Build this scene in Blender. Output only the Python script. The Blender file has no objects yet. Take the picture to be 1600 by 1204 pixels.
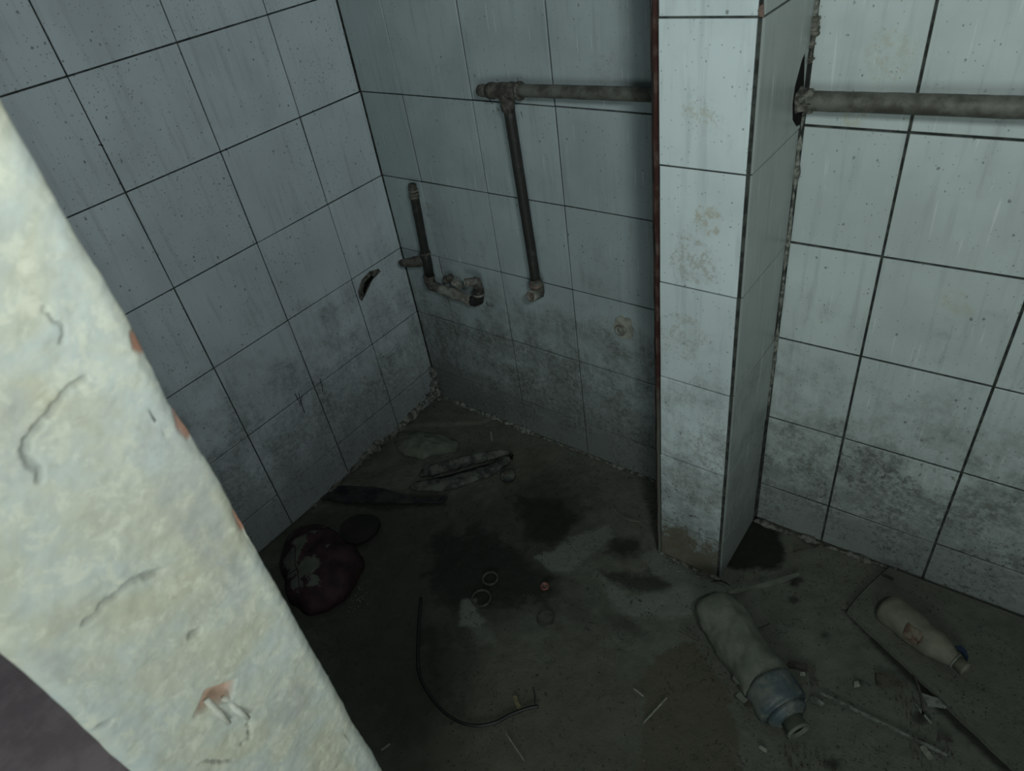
import bpy, bmesh, math, random
import numpy as np
from mathutils import Vector, Matrix, Euler
random.seed(7)
C = bpy.context.scene.collection
# ------------------------------------------------------------------ camera
CAM = np.array([1.32576305, -1.09939559, 1.30685568])
RM = np.array([[0.79501, 0.59117, -0.13595], [-0.28166, 0.55824, 0.78041], [-0.53724, 0.58214, -0.61031]])
FPX = 1076.53
cd = bpy.data.cameras.new('camera'); cam = bpy.data.objects.new('camera', cd); C.objects.link(cam)
cd.sensor_width = 36; cd.lens = FPX/1600*36; cd.clip_start = 0.02
r_, u_, f_ = [Vector(v) for v in RM]
f_.normalize(); r_ = (r_ - f_*r_.dot(f_)).normalized(); u_ = r_.cross(f_)
cam.matrix_world = Matrix(((r_.x, u_.x, -f_.x, CAM[0]), (r_.y, u_.y, -f_.y, CAM[1]), (r_.z, u_.z, -f_.z, CAM[2]), (0, 0, 0, 1)))
cd.dof.use_dof = True; cd.dof.focus_distance = 1.55; cd.dof.aperture_fstop = 9
bpy.context.scene.camera = cam
# ------------------------------------------------------------------ light
world = bpy.data.worlds.new('world'); bpy.context.scene.world = world; world.use_nodes = True
bg = world.node_tree.nodes['Background']; bg.inputs[0].default_value = (0.72, 0.86, 0.92, 1); bg.inputs[1].default_value = 0.035
def area(name, loc, target, size, power, col):
    l = bpy.data.lights.new(name, 'AREA'); l.shape = 'DISK'; l.size = size; l.energy = power; l.color = col
    o = bpy.data.objects.new(name, l); C.objects.link(o); o.location = loc
    o.rotation_euler = (Vector(target)-Vector(loc)).to_track_quat('-Z', 'Y').to_euler(); return o
area('flash_like_lamp', (1.57, -1.12, 1.52), (0.62, -0.1, 1.60), 0.18, 7.0, (0.93, 1.0, 0.985))  # added unseen flash-like light near the camera
area('jamb_fill_light', (1.95, -2.15, 0.95), (0.92, -1.1, 0.58), 0.8, 9.5, (0.88, 1.0, 0.97))  # added unseen fill that lifts the lower jamb
vs = bpy.context.scene.view_settings
vs.view_transform = 'Standard'; vs.look = 'None'; vs.gamma = 1; vs.use_curve_mapping = False; vs.exposure = 0.0
# ------------------------------------------------------------------ helpers
U = 0.2; FZ = 4.562
def zr(r): return (FZ + r)*U          # height of tile joint r (r = 0 .. -4)
def ray(u, v): return np.array([(u-800)/FPX, -(v-602)/FPX, 1]) @ RM
def hit(u, v, n, c):
    n = np.array(n, float); r = ray(u, v); return Vector(CAM + (c-n@CAM)/(n@r)*r)
def F(u, v, z=0.0): return hit(u, v, (0, 0, 1), z)
def B(u, v, y=0.0): return hit(u, v, (0, 1, 0), y)
def L(u, v, x=0.0): return hit(u, v, (1, 0, 0), x)
def tag(o, label=None, cat=None, group=None, kind=None):
    if label: o['label'] = label
    if cat: o['category'] = cat
    if group: o['group'] = group
    if kind: o['kind'] = kind
    return o
def empty(name, loc, label, cat, group=None):
    o = bpy.data.objects.new(name, None); o.empty_display_size = 0.02; C.objects.link(o); o.location = loc
    return tag(o, label, cat, group)
def link(name, bm, mat, parent=None, smooth=False):
    """bm is in world coordinates; parent is an unrotated empty or mesh"""
    me = bpy.data.meshes.new(name); bm.normal_update()
    off = Vector((0, 0, 0)); p = parent
    while p is not None: off += p.location; p = p.parent
    if parent is None:
        bb = [v.co for v in bm.verts]
        off = sum(bb, Vector())/len(bb)
        off.z = min(v.z for v in bb)
    for v in bm.verts: v.co -= off
    bm.to_mesh(me); bm.free()
    if smooth:
        for f in me.polygons: f.use_smooth = True
    o = bpy.data.objects.new(name, me); C.objects.link(o)
    if parent is not None: o.parent = parent
    else: o.location = off
    if mat: me.materials.append(mat)
    return o
def fit_noise(x, y, s, seed=0):
    rng = np.random.default_rng(seed); N = 64; g = rng.random((N, N))
    X = x*s+17.3; Y = y*s+5.7; xi = np.floor(X).astype(int); yi = np.floor(Y).astype(int)
    fx = X-xi; fy = Y-yi; fx = fx*fx*(3-2*fx); fy = fy*fy*(3-2*fy)
    a = g[xi % N, yi % N]; b = g[(xi+1) % N, yi % N]; c = g[xi % N, (yi+1) % N]; d = g[(xi+1) % N, (yi+1) % N]
    return (a*(1-fx)+b*fx)*(1-fy)+(c*(1-fx)+d*fx)*fy
def fbm(x, y, s, seed=0, oc=4):
    t = 0; a = 0.5; n = 0
    for i in range(oc): t = t+a*fit_noise(x, y, s*2**i, seed+i*31); n += a; a *= 0.55
    return t/n-0.5
def poly_sd(x, y, P):
    """signed distance, positive inside"""
    P = np.array(P, float); dmin = np.full(x.shape, 1e9); ins = np.zeros(x.shape, bool)
    for i in range(len(P)):
        a = P[i]; b = P[(i+1) % len(P)]; e = b-a
        t = np.clip(((x-a[0])*e[0]+(y-a[1])*e[1])/(e@e+1e-12), 0, 1)
        dmin = np.minimum(dmin, np.hypot(x-a[0]-t*e[0], y-a[1]-t*e[1]))
        c = ((a[1] > y) != (b[1] > y)) & (x < (b[0]-a[0])*(y-a[1])/(b[1]-a[1]+1e-12)+a[0]); ins ^= c
    return np.where(ins, dmin, -dmin)
def line_d(x, y, P):
    P = np.array(P, float); dmin = np.full(x.shape, 1e9)
    for i in range(len(P)-1):
        a = P[i]; e = P[i+1]-a; t = np.clip(((x-a[0])*e[0]+(y-a[1])*e[1])/(e@e+1e-12), 0, 1)
        dmin = np.minimum(dmin, np.hypot(x-a[0]-t*e[0], y-a[1]-t*e[1]))
    return dmin
def sstep(d, w): t = np.clip(d/w*0.5+0.5, 0, 1); return t*t*(3-2*t)
def grid_mesh(name, X, Y, Z, cols, mat, parent=None, smooth=True):
    n, m = X.shape
    me = bpy.data.meshes.new(name); co = np.stack([X, Y, Z], -1).reshape(-1, 3)
    i = np.arange(n*m).reshape(n, m)
    q = np.stack([i[:-1, :-1], i[1:, :-1], i[1:, 1:], i[:-1, 1:]], -1).reshape(-1, 4)
    me.vertices.add(len(co)); me.vertices.foreach_set('co', co.ravel())
    me.loops.add(q.size); me.loops.foreach_set('vertex_index', q.ravel())
    me.polygons.add(len(q)); me.polygons.foreach_set('loop_start', np.arange(0, q.size, 4))
    me.update(calc_edges=True)
    if smooth: me.polygons.foreach_set('use_smooth', np.ones(len(q), bool))
    if cols is not None:
        a = me.color_attributes.new('stain', 'FLOAT_COLOR', 'POINT')
        c = np.concatenate([cols.reshape(-1, 3), np.ones((n*m, 1))], 1); a.data.foreach_set('color', c.ravel())
    o = bpy.data.objects.new(name, me); C.objects.link(o); me.materials.append(mat)
    if parent: o.parent = parent
    return o
def box(bm, lo, hi, bev=0.0):
    vs_ = [bm.verts.new((x, y, z)) for x in (lo[0], hi[0]) for y in (lo[1], hi[1]) for z in (lo[2], hi[2])]
    fs = [(0, 1, 3, 2), (4, 6, 7, 5), (0, 4, 5, 1), (2, 3, 7, 6), (0, 2, 6, 4), (1, 5, 7, 3)]
    ff = [bm.faces.new([vs_[k] for k in f]) for f in fs]
    if bev:
        es = list({e for f in ff for e in f.edges})
        bmesh.ops.bevel(bm, geom=es, offset=bev, segments=1, affect='EDGES')
def tube(bm, pts, rad, n=12, cap=True):
    pts = [Vector(p) for p in pts]; rad = rad if isinstance(rad, (list, tuple)) else [rad]*len(pts)
    rings = []; up = None
    for i, p in enumerate(pts):
        t = (pts[min(i+1, len(pts)-1)]-pts[max(i-1, 0)])
        if t.length < 1e-9: t = (pts[i]-pts[i-1]) if i else pts[1]-pts[0]
        t.normalize()
        if up is None: up = t.orthogonal().normalized()
        else: up = (up-t*up.dot(t)).normalized()
        s = t.cross(up)
        rings.append([bm.verts.new(p+(up*math.cos(a)+s*math.sin(a))*rad[i]) for a in [2*math.pi*k/n for k in range(n)]])
    for a, b in zip(rings, rings[1:]):
        for k in range(n): bm.faces.new((a[k], a[(k+1) % n], b[(k+1) % n], b[k]))
    if cap: bm.faces.new(rings[0][::-1]); bm.faces.new(rings[-1])
    return rings
def lathe(bm, origin, axis, prof, n=28, cap=(True, True), side=None):
    """prof = [(distance along axis, radius)]; steps with equal distance are allowed"""
    o = Vector(origin); t = Vector(axis).normalized(); up = side.normalized() if side else t.orthogonal().normalized(); s = t.cross(up); rings = []
    for d, r in prof:
        rings.append([bm.verts.new(o+t*d+(up*math.cos(a)+s*math.sin(a))*max(r, 1e-4)) for a in [2*math.pi*k/n for k in range(n)]])
    for a, b in zip(rings, rings[1:]):
        for k in range(n): bm.faces.new((a[k], a[(k+1) % n], b[(k+1) % n], b[k]))
    if cap[0]: bm.faces.new(rings[0][::-1])
    if cap[1]: bm.faces.new(rings[-1])
    return rings
def slab(bm, pts, thick, top=None):
    """polygon (world points, listed around) extruded down by thick vector"""
    tv = Vector(thick) if not isinstance(thick, (int, float)) else Vector((0, 0, -thick))
    a = [bm.verts.new(p) for p in pts]; b = [bm.verts.new(Vector(p)+tv) for p in pts]; n = len(pts)
    bm.faces.new(a); bm.faces.new(b[::-1])
    for i in range(n): bm.faces.new((a[i], b[i], b[(i+1) % n], a[(i+1) % n]))
    bmesh.ops.recalc_face_normals(bm, faces=bm.faces)
def dent(bm, amp, scale, seed=0):
    from mathutils import noise
    bm.normal_update()
    for v in bm.verts: v.co += v.normal*noise.noise(v.co*scale+Vector((seed, seed*2, 0)))*amp
def blob(name, cen, size, mat, parent=None, amp=0.25, scale=30, seed=0, sub=3, rot=0, flat=True):
    bm = bmesh.new(); bmesh.ops.create_icosphere(bm, subdivisions=sub, radius=1)
    M = Matrix.Translation(cen) @ Matrix.Rotation(rot, 4, 'Z') @ Matrix.Diagonal((*size, 1))
    bmesh.ops.transform(bm, matrix=M, verts=bm.verts); dent(bm, min(size)*amp*2, scale, seed)
    if flat:
        for v in bm.verts: v.co.z = max(v.co.z, 0.0)
    return link(name, bm, mat, parent, True)
# ------------------------------------------------------------------ materials
class NT:
    def __init__(s, name, rough=0.6, spec=0.5, metal=0.0):
        s.m = bpy.data.materials.new(name); s.m.use_nodes = True; s.t = s.m.node_tree
        s.b = s.t.nodes['Principled BSDF']; s.b.inputs['Roughness'].default_value = rough
        s.b.inputs['Specular IOR Level'].default_value = spec; s.b.inputs['Metallic'].default_value = metal
        s.geo = s.t.nodes.new('ShaderNodeNewGeometry'); s.pos = s.geo.outputs['Position']
    def l(s, a, b): s.t.links.new(a, b)
    def val(s, inp, x):
        if hasattr(x, 'is_output'): s.l(x, inp)
        else: inp.default_value = x
    def map(s, scale=(1, 1, 1), loc=(0, 0, 0)):
        n = s.t.nodes.new('ShaderNodeMapping'); n.inputs['Scale'].default_value = scale; n.inputs['Location'].default_value = loc
        s.l(s.pos, n.inputs['Vector']); return n.outputs[0]
    def noise(s, scale, detail=4, vec=None, rough=0.55, dist=0):
        n = s.t.nodes.new('ShaderNodeTexNoise'); n.inputs['Scale'].default_value = scale; n.inputs['Detail'].default_value = detail
        n.inputs['Roughness'].default_value = rough; n.inputs['Distortion'].default_value = dist
        s.l(vec or s.pos, n.inputs['Vector']); return n.outputs['Fac']
    def voro(s, scale, vec=None, rnd=1.0, feat='F1', col=False):
        n = s.t.nodes.new('ShaderNodeTexVoronoi'); n.inputs['Scale'].default_value = scale; n.feature = feat
        n.inputs['Randomness'].default_value = rnd; s.l(vec or s.pos, n.inputs['Vector']); return n.outputs['Color' if col else 'Distance']
    def math(s, op, a, b=0.0, c=None, clamp=False):
        n = s.t.nodes.new('ShaderNodeMath'); n.operation = op; n.use_clamp = clamp
        s.val(n.inputs[0], a); s.val(n.inputs[1], b)
        if c is not None: s.val(n.inputs[2], c)
        return n.outputs[0]
    def step(s, x, lo, hi, a=0.0, b=1.0):
        n = s.t.nodes.new('ShaderNodeMapRange'); n.interpolation_type = 'SMOOTHSTEP'; n.clamp = True
        s.val(n.inputs['Value'], x); s.val(n.inputs['From Min'], lo); s.val(n.inputs['From Max'], hi)
        s.val(n.inputs['To Min'], a); s.val(n.inputs['To Max'], b); return n.outputs['Result']
    def mix(s, f, a, b):
        n = s.t.nodes.new('ShaderNodeMix'); n.data_type = 'RGBA'; s.val(n.inputs['Factor'], f)
        for i, x in ((6, a), (7, b)):
            if hasattr(x, 'is_output'): s.l(x, n.inputs[i])
            else: n.inputs[i].default_value = (*x, 1)
        return n.outputs[2]
    def xyz(s):
        n = s.t.nodes.new('ShaderNodeSeparateXYZ'); s.l(s.pos, n.inputs[0]); return n.outputs
    def base(s, c):
        if hasattr(c, 'is_output'): s.l(c, s.b.inputs['Base Color'])
        else: s.b.inputs['Base Color'].default_value = (*c, 1)
        return s
    def rough(s, r): s.val(s.b.inputs['Roughness'], r); return s
    def bump(s, h, strength=0.3, dist=0.002):
        n = s.t.nodes.new('ShaderNodeBump'); n.inputs['Strength'].default_value = strength; n.inputs['Distance'].default_value = dist
        s.l(h, n.inputs['Height']); s.l(n.outputs[0], s.b.inputs['Normal']); return s
    def attr(s, name):
        n = s.t.nodes.new('ShaderNodeAttribute'); n.attribute_name = name; q = s.t.nodes.new('ShaderNodeSeparateColor'); s.l(n.outputs['Color'], q.inputs[0]); return q.outputs
def tile_mat(name, col, grime_shade, spots_top, blot=None):
    """glazed tile: dirt spatter and painted shade, both densest near the ground, faint runs, a few specks higher up"""
    t = NT(name, 0.3); z = t.xyz()[2]
    oi = t.t.nodes.new('ShaderNodeObjectInfo').outputs['Random']
    c = t.mix(oi, tuple(x*0.95 for x in col), tuple(x*1.05 for x in col))
    cloud = t.noise(7, 5); c = t.mix(t.step(cloud, 0.35, 0.7), c, tuple(x*0.86 for x in col))
    streak = t.noise(1, 4, t.map((70, 70, 6))); c = t.mix(t.step(streak, 0.5, 0.75, 0, 0.45), c, tuple(x*0.62 for x in col))
    hair = t.noise(1, 2, t.map((170, 170, 9), (3, 1, 2))); c = t.mix(t.step(hair, 0.66, 0.72, 0, 0.30), c, (0.78, 0.84, 0.84))
    # dirt film low down with patchy outline, plus painted shade at the wall feet
    lvl = t.step(z, 0.80, 0.05, 0, 1)
    film_shade = t.math('MULTIPLY', t.step(t.math('ADD', t.noise(9, 6, rough=0.7), t.math('MULTIPLY', lvl, 0.42)), 0.60, 0.98), 0.85*grime_shade, clamp=True)
    film_shade = t.math('MULTIPLY', film_shade, t.step(t.noise(75, 6, rough=0.8), 0.36, 0.58, 0.45, 1.0))
    low = t.math('MULTIPLY', t.step(t.math('ADD', z, t.math('MULTIPLY', t.math('SUBTRACT', t.noise(16, 5, rough=0.7), 0.5), 0.45)), 0.36, 0.06), 0.74*grime_shade, clamp=True)
    film_shade = t.math('MAXIMUM', film_shade, low)
    c = t.mix(film_shade, c, (0.092, 0.102, 0.086))
    # fine crumbs of dirt
    fine = t.noise(105, 6, rough=0.85)
    thr = t.math('SUBTRACT', 0.70, t.math('MULTIPLY', lvl, 0.165*grime_shade))
    dens = t.step(t.noise(13, 4), 0.36, 0.58)
    crumbs = t.math('MULTIPLY', t.step(fine, thr, t.math('ADD', thr, 0.05)), t.math('MULTIPLY', dens, t.step(z, 0.95, 0.5, 0.25, 0.9)))
    c = t.mix(crumbs, c, (0.065, 0.07, 0.058))
    # round specks: random cell only
    for sc, th, rad, seed in ((62, 0.90-spots_top, 0.15, 0), (110, 0.84-spots_top, 0.17, 4), (190, 0.80-spots_top, 0.2, 2)):
        v = t.map((1, 1, 0.8), (seed, seed, seed)); dist = t.math('ADD', t.voro(sc, v), t.math('MULTIPLY', t.math('SUBTRACT', t.noise(sc*3, 2), 0.5), 0.35)); rc = t.voro(sc, v, col=True)
        q = t.t.nodes.new('ShaderNodeSeparateColor'); t.l(rc, q.inputs[0])
        tt = t.math('SUBTRACT', th, t.math('MULTIPLY', lvl, 0.22*grime_shade))
        s_ = t.math('MULTIPLY', t.step(dist, rad, rad*0.5), t.step(q.outputs[0], tt, t.math('ADD', tt, 0.02)))
        c = t.mix(t.math('MULTIPLY', s_, 0.6), c, (0.055, 0.06, 0.05))
    if blot:
        for (p, r, cc, k, *lo) in blot:
            d = t.t.nodes.new('ShaderNodeVectorMath'); d.operation = 'DISTANCE'; t.l(t.pos, d.inputs[0]); d.inputs[1].default_value = p
            dd = t.math('ADD', d.outputs['Value'], t.math('MULTIPLY', t.math('SUBTRACT', t.noise(22, 6, rough=0.75), 0.5), r*2.6))
            mm = t.math('MULTIPLY', t.step(dd, r, r*0.8), t.step(t.noise(90, 4, rough=0.8), 0.47, 0.60, (lo[0] if lo else 0.12)*k, k))
            c = t.mix(mm, c, cc)
    t.base(c).rough(t.math('ADD', 0.34, t.math('MULTIPLY', film_shade, 0.5)))
    t.bump(t.noise(14, 3), 0.12, 0.004); return t.m
stainR = [(tuple(B(1345, 745)), 0.062, (0.12, 0.13, 0.12), 0.9), (tuple(B(1400, 770)), 0.05, (0.11, 0.12, 0.11), 0.7),
          (tuple(B(1285, 825)), 0.04, (0.15, 0.15, 0.13), 0.6), (tuple(B(1500, 480)), 0.03, (0.45, 0.47, 0.38), 0.5), (tuple(B(1385, 90)), 0.04, (0.42, 0.44, 0.36), 0.5), (tuple(B(1330, 185)), 0.02, (0.45, 0.45, 0.33), 0.6)]
stainB = [(tuple(B(690, 560)), 0.05, (0.15, 0.16, 0.15), 0.6), (tuple(B(880, 610)), 0.05, (0.14, 0.15, 0.13), 0.7), (tuple(B(670, 330)), 0.022, (0.16, 0.17, 0.15), 0.55),
          (tuple(B(950, 110)), 0.03, (0.3, 0.32, 0.3), 0.5), (tuple(B(765, 478)), 0.015, (0.08, 0.08, 0.07), 0.9), (tuple(B(960, 690)), 0.07, (0.16, 0.17, 0.15), 0.5)]
YP = -0.966*U
stainP = [(tuple(B(1105, 345, YP)), 0.028, (0.46, 0.46, 0.38), 0.8), (tuple(B(1085, 410, YP)), 0.045, (0.42, 0.44, 0.40), 0.75), (tuple(B(1100, 185, YP)), 0.03, (0.50, 0.53, 0.47), 0.7),
          (tuple(B(1060, 520, YP)), 0.05, (0.40, 0.42, 0.38), 0.6), (tuple(B(1060, 868, YP)), 0.095, (0.105, 0.095, 0.06), 0.95, 0.85), (tuple(B(1112, 885, YP)), 0.075, (0.105, 0.10, 0.07), 0.9, 0.8), (tuple(B(1090, 760, YP)), 0.075, (0.2, 0.205, 0.175), 0.6, 0.4), (tuple(B(1110, 700, YP)), 0.06, (0.3, 0.31, 0.28), 0.6)]
M = {}
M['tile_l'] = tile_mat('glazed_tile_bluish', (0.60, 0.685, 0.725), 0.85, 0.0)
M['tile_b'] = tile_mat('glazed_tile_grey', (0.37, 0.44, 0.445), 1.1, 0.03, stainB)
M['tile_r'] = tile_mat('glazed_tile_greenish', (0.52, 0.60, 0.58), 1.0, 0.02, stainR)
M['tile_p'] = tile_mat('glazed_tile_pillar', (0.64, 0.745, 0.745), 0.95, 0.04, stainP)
M['tile_s'] = tile_mat('glazed_tile_pillar_shaded', (0.295, 0.335, 0.315), 0.6, -0.05)  # pillar tile darkened: shade of the side face put into the colour
t = NT('grout_dark', 0.95); t.base(t.mix(t.step(t.noise(60, 4), 0.4, 0.65), (0.016, 0.020, 0.017), (0.055, 0.064, 0.055))).bump(t.noise(200, 3), 0.5); M['grout'] = t.m
t = NT('rough_render', 0.9); t.base(t.mix(t.noise(12, 6), (0.3, 0.3, 0.27), (0.42, 0.42, 0.38))).bump(t.noise(60, 5), 0.5, 0.004); M['render'] = t.m
def simple(name, a, b, sc=40, rough=0.6, spec=0.5, bs=0.3, bsc=150, metal=0.0, lo=0.38, hi=0.62):
    t = NT(name, rough, spec, metal); t.base(t.mix(t.step(t.noise(sc, 5, rough=0.65), lo, hi), a, b)).bump(t.noise(bsc, 4), bs, 0.0015); return t.m
M['pipe'] = simple('grey_painted_pipe', (0.125, 0.13, 0.112), (0.055, 0.055, 0.043), 30, 0.55, bs=0.25)
M['pipe_dark'] = simple('tarnished_pipe', (0.017, 0.018, 0.015), (0.050, 0.050, 0.040), 45, 0.6, lo=0.5, hi=0.8)
M['fitting'] = simple('corroded_fitting', (0.105, 0.10, 0.085), (0.040, 0.037, 0.03), 70, 0.7, bs=0.6)
M['fitting_light'] = simple('pale_crusted_fitting', (0.25, 0.26, 0.23), (0.13, 0.12, 0.10), 60, 0.8, bs=0.6)
M['patch'] = simple('pale_cement', (0.34, 0.35, 0.30), (0.22, 0.225, 0.19), 70, 0.9, 0.2, 0.6)
M['rust'] = simple('rusty_elbow', (0.20, 0.13, 0.10), (0.11, 0.085, 0.07), 60, 0.7)
M['hole'] = simple('black_hollow', (0.006, 0.006, 0.005), (0.012, 0.011, 0.01), 40, 1.0, 0.1)
t = NT('brown_painted_strip', 0.5); zz = t.xyz()[2]
c = t.mix(t.step(t.noise(35, 5), 0.45, 0.7), (0.050, 0.020, 0.016), (0.11, 0.075, 0.06))
c = t.mix(t.step(t.math('ADD', zz, t.math('MULTIPLY', t.noise(12, 4), 0.2)), 0.62, 0.48), c, (0.115, 0.12, 0.10)); t.base(c).bump(t.noise(150, 3), 0.3, 0.001); M['brown'] = t.m
M['black'] = simple('black_strip', (0.010, 0.008, 0.007), (0.035, 0.02, 0.016), 30, 0.6)
M['mortar'] = simple('crumbling_mortar', (0.24, 0.25, 0.22), (0.07, 0.075, 0.065), 70, 0.95, 0.2, 0.9, 120)
M['mortar_dark'] = simple('dark_mortar', (0.16, 0.16, 0.135), (0.045, 0.048, 0.04), 80, 0.95, 0.2, 0.9, 120)
M['dust'] = simple('dusty_plastic', (0.10, 0.112, 0.088), (0.145, 0.158, 0.125), 22, 0.75, 0.35, 0.4, 90)
M['dust_blue'] = simple('dusty_blue_plastic', (0.050, 0.072, 0.080), (0.138, 0.155, 0.130), 16, 0.55, 0.5, 0.3, 90)
M['bottle2'] = simple('dusty_cream_plastic', (0.115, 0.12, 0.09), (0.165, 0.16, 0.115), 18, 0.7, 0.35, 0.3, 90)
M['label'] = simple('torn_label', (0.14, 0.12, 0.08), (0.07, 0.035, 0.022), 60, 0.8, bs=0.5)
M['blue'] = simple('blue_plastic', (0.008, 0.022, 0.06), (0.02, 0.04, 0.07), 60, 0.5)
M['board'] = simple('dust_covered_board', (0.084, 0.092, 0.074), (0.108, 0.114, 0.09), 14, 0.95, 0.1, 0.5, 60)
M['rag'] = simple('dark_blue_sheet', (0.008, 0.009, 0.014), (0.035, 0.038, 0.035), 22, 0.7, 0.4)
M['rubber'] = simple('dusty_black_rubber', (0.028, 0.032, 0.028), (0.105, 0.112, 0.095), 35, 0.8, 0.3, 0.7, 110)
M['cable'] = simple('black_cable', (0.006, 0.006, 0.006), (0.014, 0.014, 0.012), 60, 0.5)
M['straw'] = simple('pale_straw', (0.26, 0.27, 0.22), (0.16, 0.165, 0.13), 90, 0.8)
M['yellow'] = simple('yellowed_card', (0.17, 0.155, 0.075), (0.11, 0.10, 0.055), 90, 0.8)
M['scrap'] = simple('dusty_scrap', (0.20, 0.215, 0.185), (0.08, 0.085, 0.07), 50, 0.9, 0.2, 0.5)
M['scrap_dark'] = simple('dark_scrap', (0.035, 0.03, 0.022), (0.07, 0.065, 0.05), 50, 0.9)
M['ring'] = simple('dusty_ring', (0.025, 0.028, 0.022), (0.055, 0.058, 0.042), 80, 0.8)
M['pinkcap'] = simple('pink_brown_cap', (0.20, 0.085, 0.07), (0.09, 0.035, 0.03), 90, 0.5)
M['flap'] = simple('black_brown_rubber', (0.007, 0.006, 0.005), (0.014, 0.012, 0.009), 20, 0.55)
M['brick'] = simple('brick_red', (0.50, 0.24, 0.16), (0.42, 0.20, 0.13), 60, 0.9)
M['socket'] = simple('brown_bare_render', (0.30, 0.20, 0.15), (0.44, 0.36, 0.30), 60, 0.95, bs=0.8)
M['peg'] = simple('plastered_peg', (0.66, 0.67, 0.58), (0.5, 0.5, 0.42), 60, 0.8)
# deflated ball: maroon skin under patches of dried grey dust
t = NT('maroon_ball_skin', 0.75, 0.25)
p = t.noise(16, 3, t.map((1, 1, 1), (2.1, 0.4, 0)), dist=0.8); c_ = t.mix(t.step(t.noise(25, 3), 0.3, 0.7), (0.020, 0.012, 0.014), (0.052, 0.026, 0.030))
def ballpatch(c, u, v, r):
    d = t.t.nodes.new('ShaderNodeVectorMath'); d.operation = 'DISTANCE'; t.l(t.pos, d.inputs[0]); d.inputs[1].default_value = F(u, v, 0.05)
    dd = t.math('ADD', d.outputs['Value'], t.math('MULTIPLY', t.math('SUBTRACT', t.noise(60, 4, rough=0.7), 0.5), 0.05))
    return t.mix(t.step(dd, r, r-0.006), c, (0.10, 0.11, 0.09))
for u, v, r in ((452, 868, 0.036), (482, 888, 0.032), (468, 846, 0.024), (490, 832, 0.014), (512, 858, 0.013), (453, 890, 0.024), (490, 908, 0.018), (462, 910, 0.02)): c_ = ballpatch(c_, u, v, r)
t.base(c_).bump(t.noise(120, 3), 0.3, 0.001); M['maroon'] = t.m
# concrete floor: colour from stain attribute (r dark wet plus painted board-edge shadow, g pale dust, b olive puddle)
def floor_mat():
    t = NT('stained_concrete', 0.9, 0.25); a = t.attr('stain')
    c = t.mix(t.step(t.noise(18, 6, rough=0.7), 0.3, 0.7), (0.088, 0.094, 0.074), (0.120, 0.126, 0.102))
    c = t.mix(a[2], c, t.mix(t.noise(14, 5), (0.098, 0.093, 0.060), (0.060, 0.062, 0.046)))
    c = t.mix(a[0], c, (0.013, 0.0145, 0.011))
    c = t.mix(a[1], c, (0.165, 0.182, 0.158))
    sp = t.math('MULTIPLY', t.step(t.noise(120, 5, rough=0.8), 0.565, 0.62), t.step(t.noise(11, 4), 0.42, 0.58))
    c = t.mix(t.math('MULTIPLY', sp, 0.8), c, (0.02, 0.021, 0.017))
    for sc, th, rad, col in ((90, 0.80, 0.17, (0.018, 0.018, 0.015)), (48, 0.86, 0.10, (0.02, 0.02, 0.016)), (140, 0.84, 0.20, (0.02, 0.02, 0.016)), (110, 0.955, 0.10, (0.20, 0.21, 0.18))):
        dist = t.voro(sc); q = t.t.nodes.new('ShaderNodeSeparateColor'); t.l(t.voro(sc, col=True), q.inputs[0])
        c = t.mix(t.math('MULTIPLY', t.step(dist, rad, rad*0.5), t.step(q.outputs[0], th, th+0.01)), c, col)
    t.base(c).rough(t.math('SUBTRACT', 0.9, t.math('MULTIPLY', a[0], 0.22)))
    h = t.math('ADD', t.noise(40, 6), t.math('MULTIPLY', t.noise(220, 3), 0.4)); t.bump(h, 0.45, 0.005); return t.m
M['floor'] = floor_mat()
M['floor_out'] = simple('purplish_screed', (0.42, 0.35, 0.37), (0.54, 0.46, 0.48), 10, 0.9, 0.2, 0.3, 60)
# plaster of the wall end in front
def plaster_mat():
    t = NT('cream_plaster', 0.9, 0.25); a = t.attr('stain')
    c = t.mix(t.step(t.noise(11, 4, dist=0.6), 0.32, 0.62), (0.50, 0.50, 0.38), (0.50, 0.555, 0.52))
    c = t.mix(t.step(t.noise(38, 6, rough=0.7), 0.40, 0.72, 0, 0.65), c, (0.60, 0.61, 0.49))
    c = t.mix(t.step(t.noise(24, 5, t.map((1, 1, 1), (4, 2, 1)), rough=0.65), 0.55, 0.75, 0, 0.6), c, (0.40, 0.40, 0.33))
    c = t.mix(t.step(t.noise(55, 6, t.map((1, 1, 1), (1, 7, 3)), rough=0.75, dist=0.5), 0.50, 0.60, 0, 0.55), c, (0.68, 0.69, 0.56))
    c = t.mix(t.step(t.noise(30, 6, t.map((1, 1, 1), (9, 7, 3)), rough=0.75, dist=0.8), 0.56, 0.66, 0, 0.5), c, (0.44, 0.45, 0.37))
    c = t.mix(a[0], c, (0.24, 0.25, 0.225)); c = t.mix(a[1], c, (0.46, 0.25, 0.17)); c = t.mix(t.math('MULTIPLY', a[2], t.step(t.noise(60, 5, rough=0.7), 0.35, 0.6, 0.2, 0.8)), c, (0.40, 0.42, 0.40))
    t.base(c).bump(t.noise(70, 6, rough=0.65), 0.3, 0.003); return t.m
M['plaster'] = plaster_mat()
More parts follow.
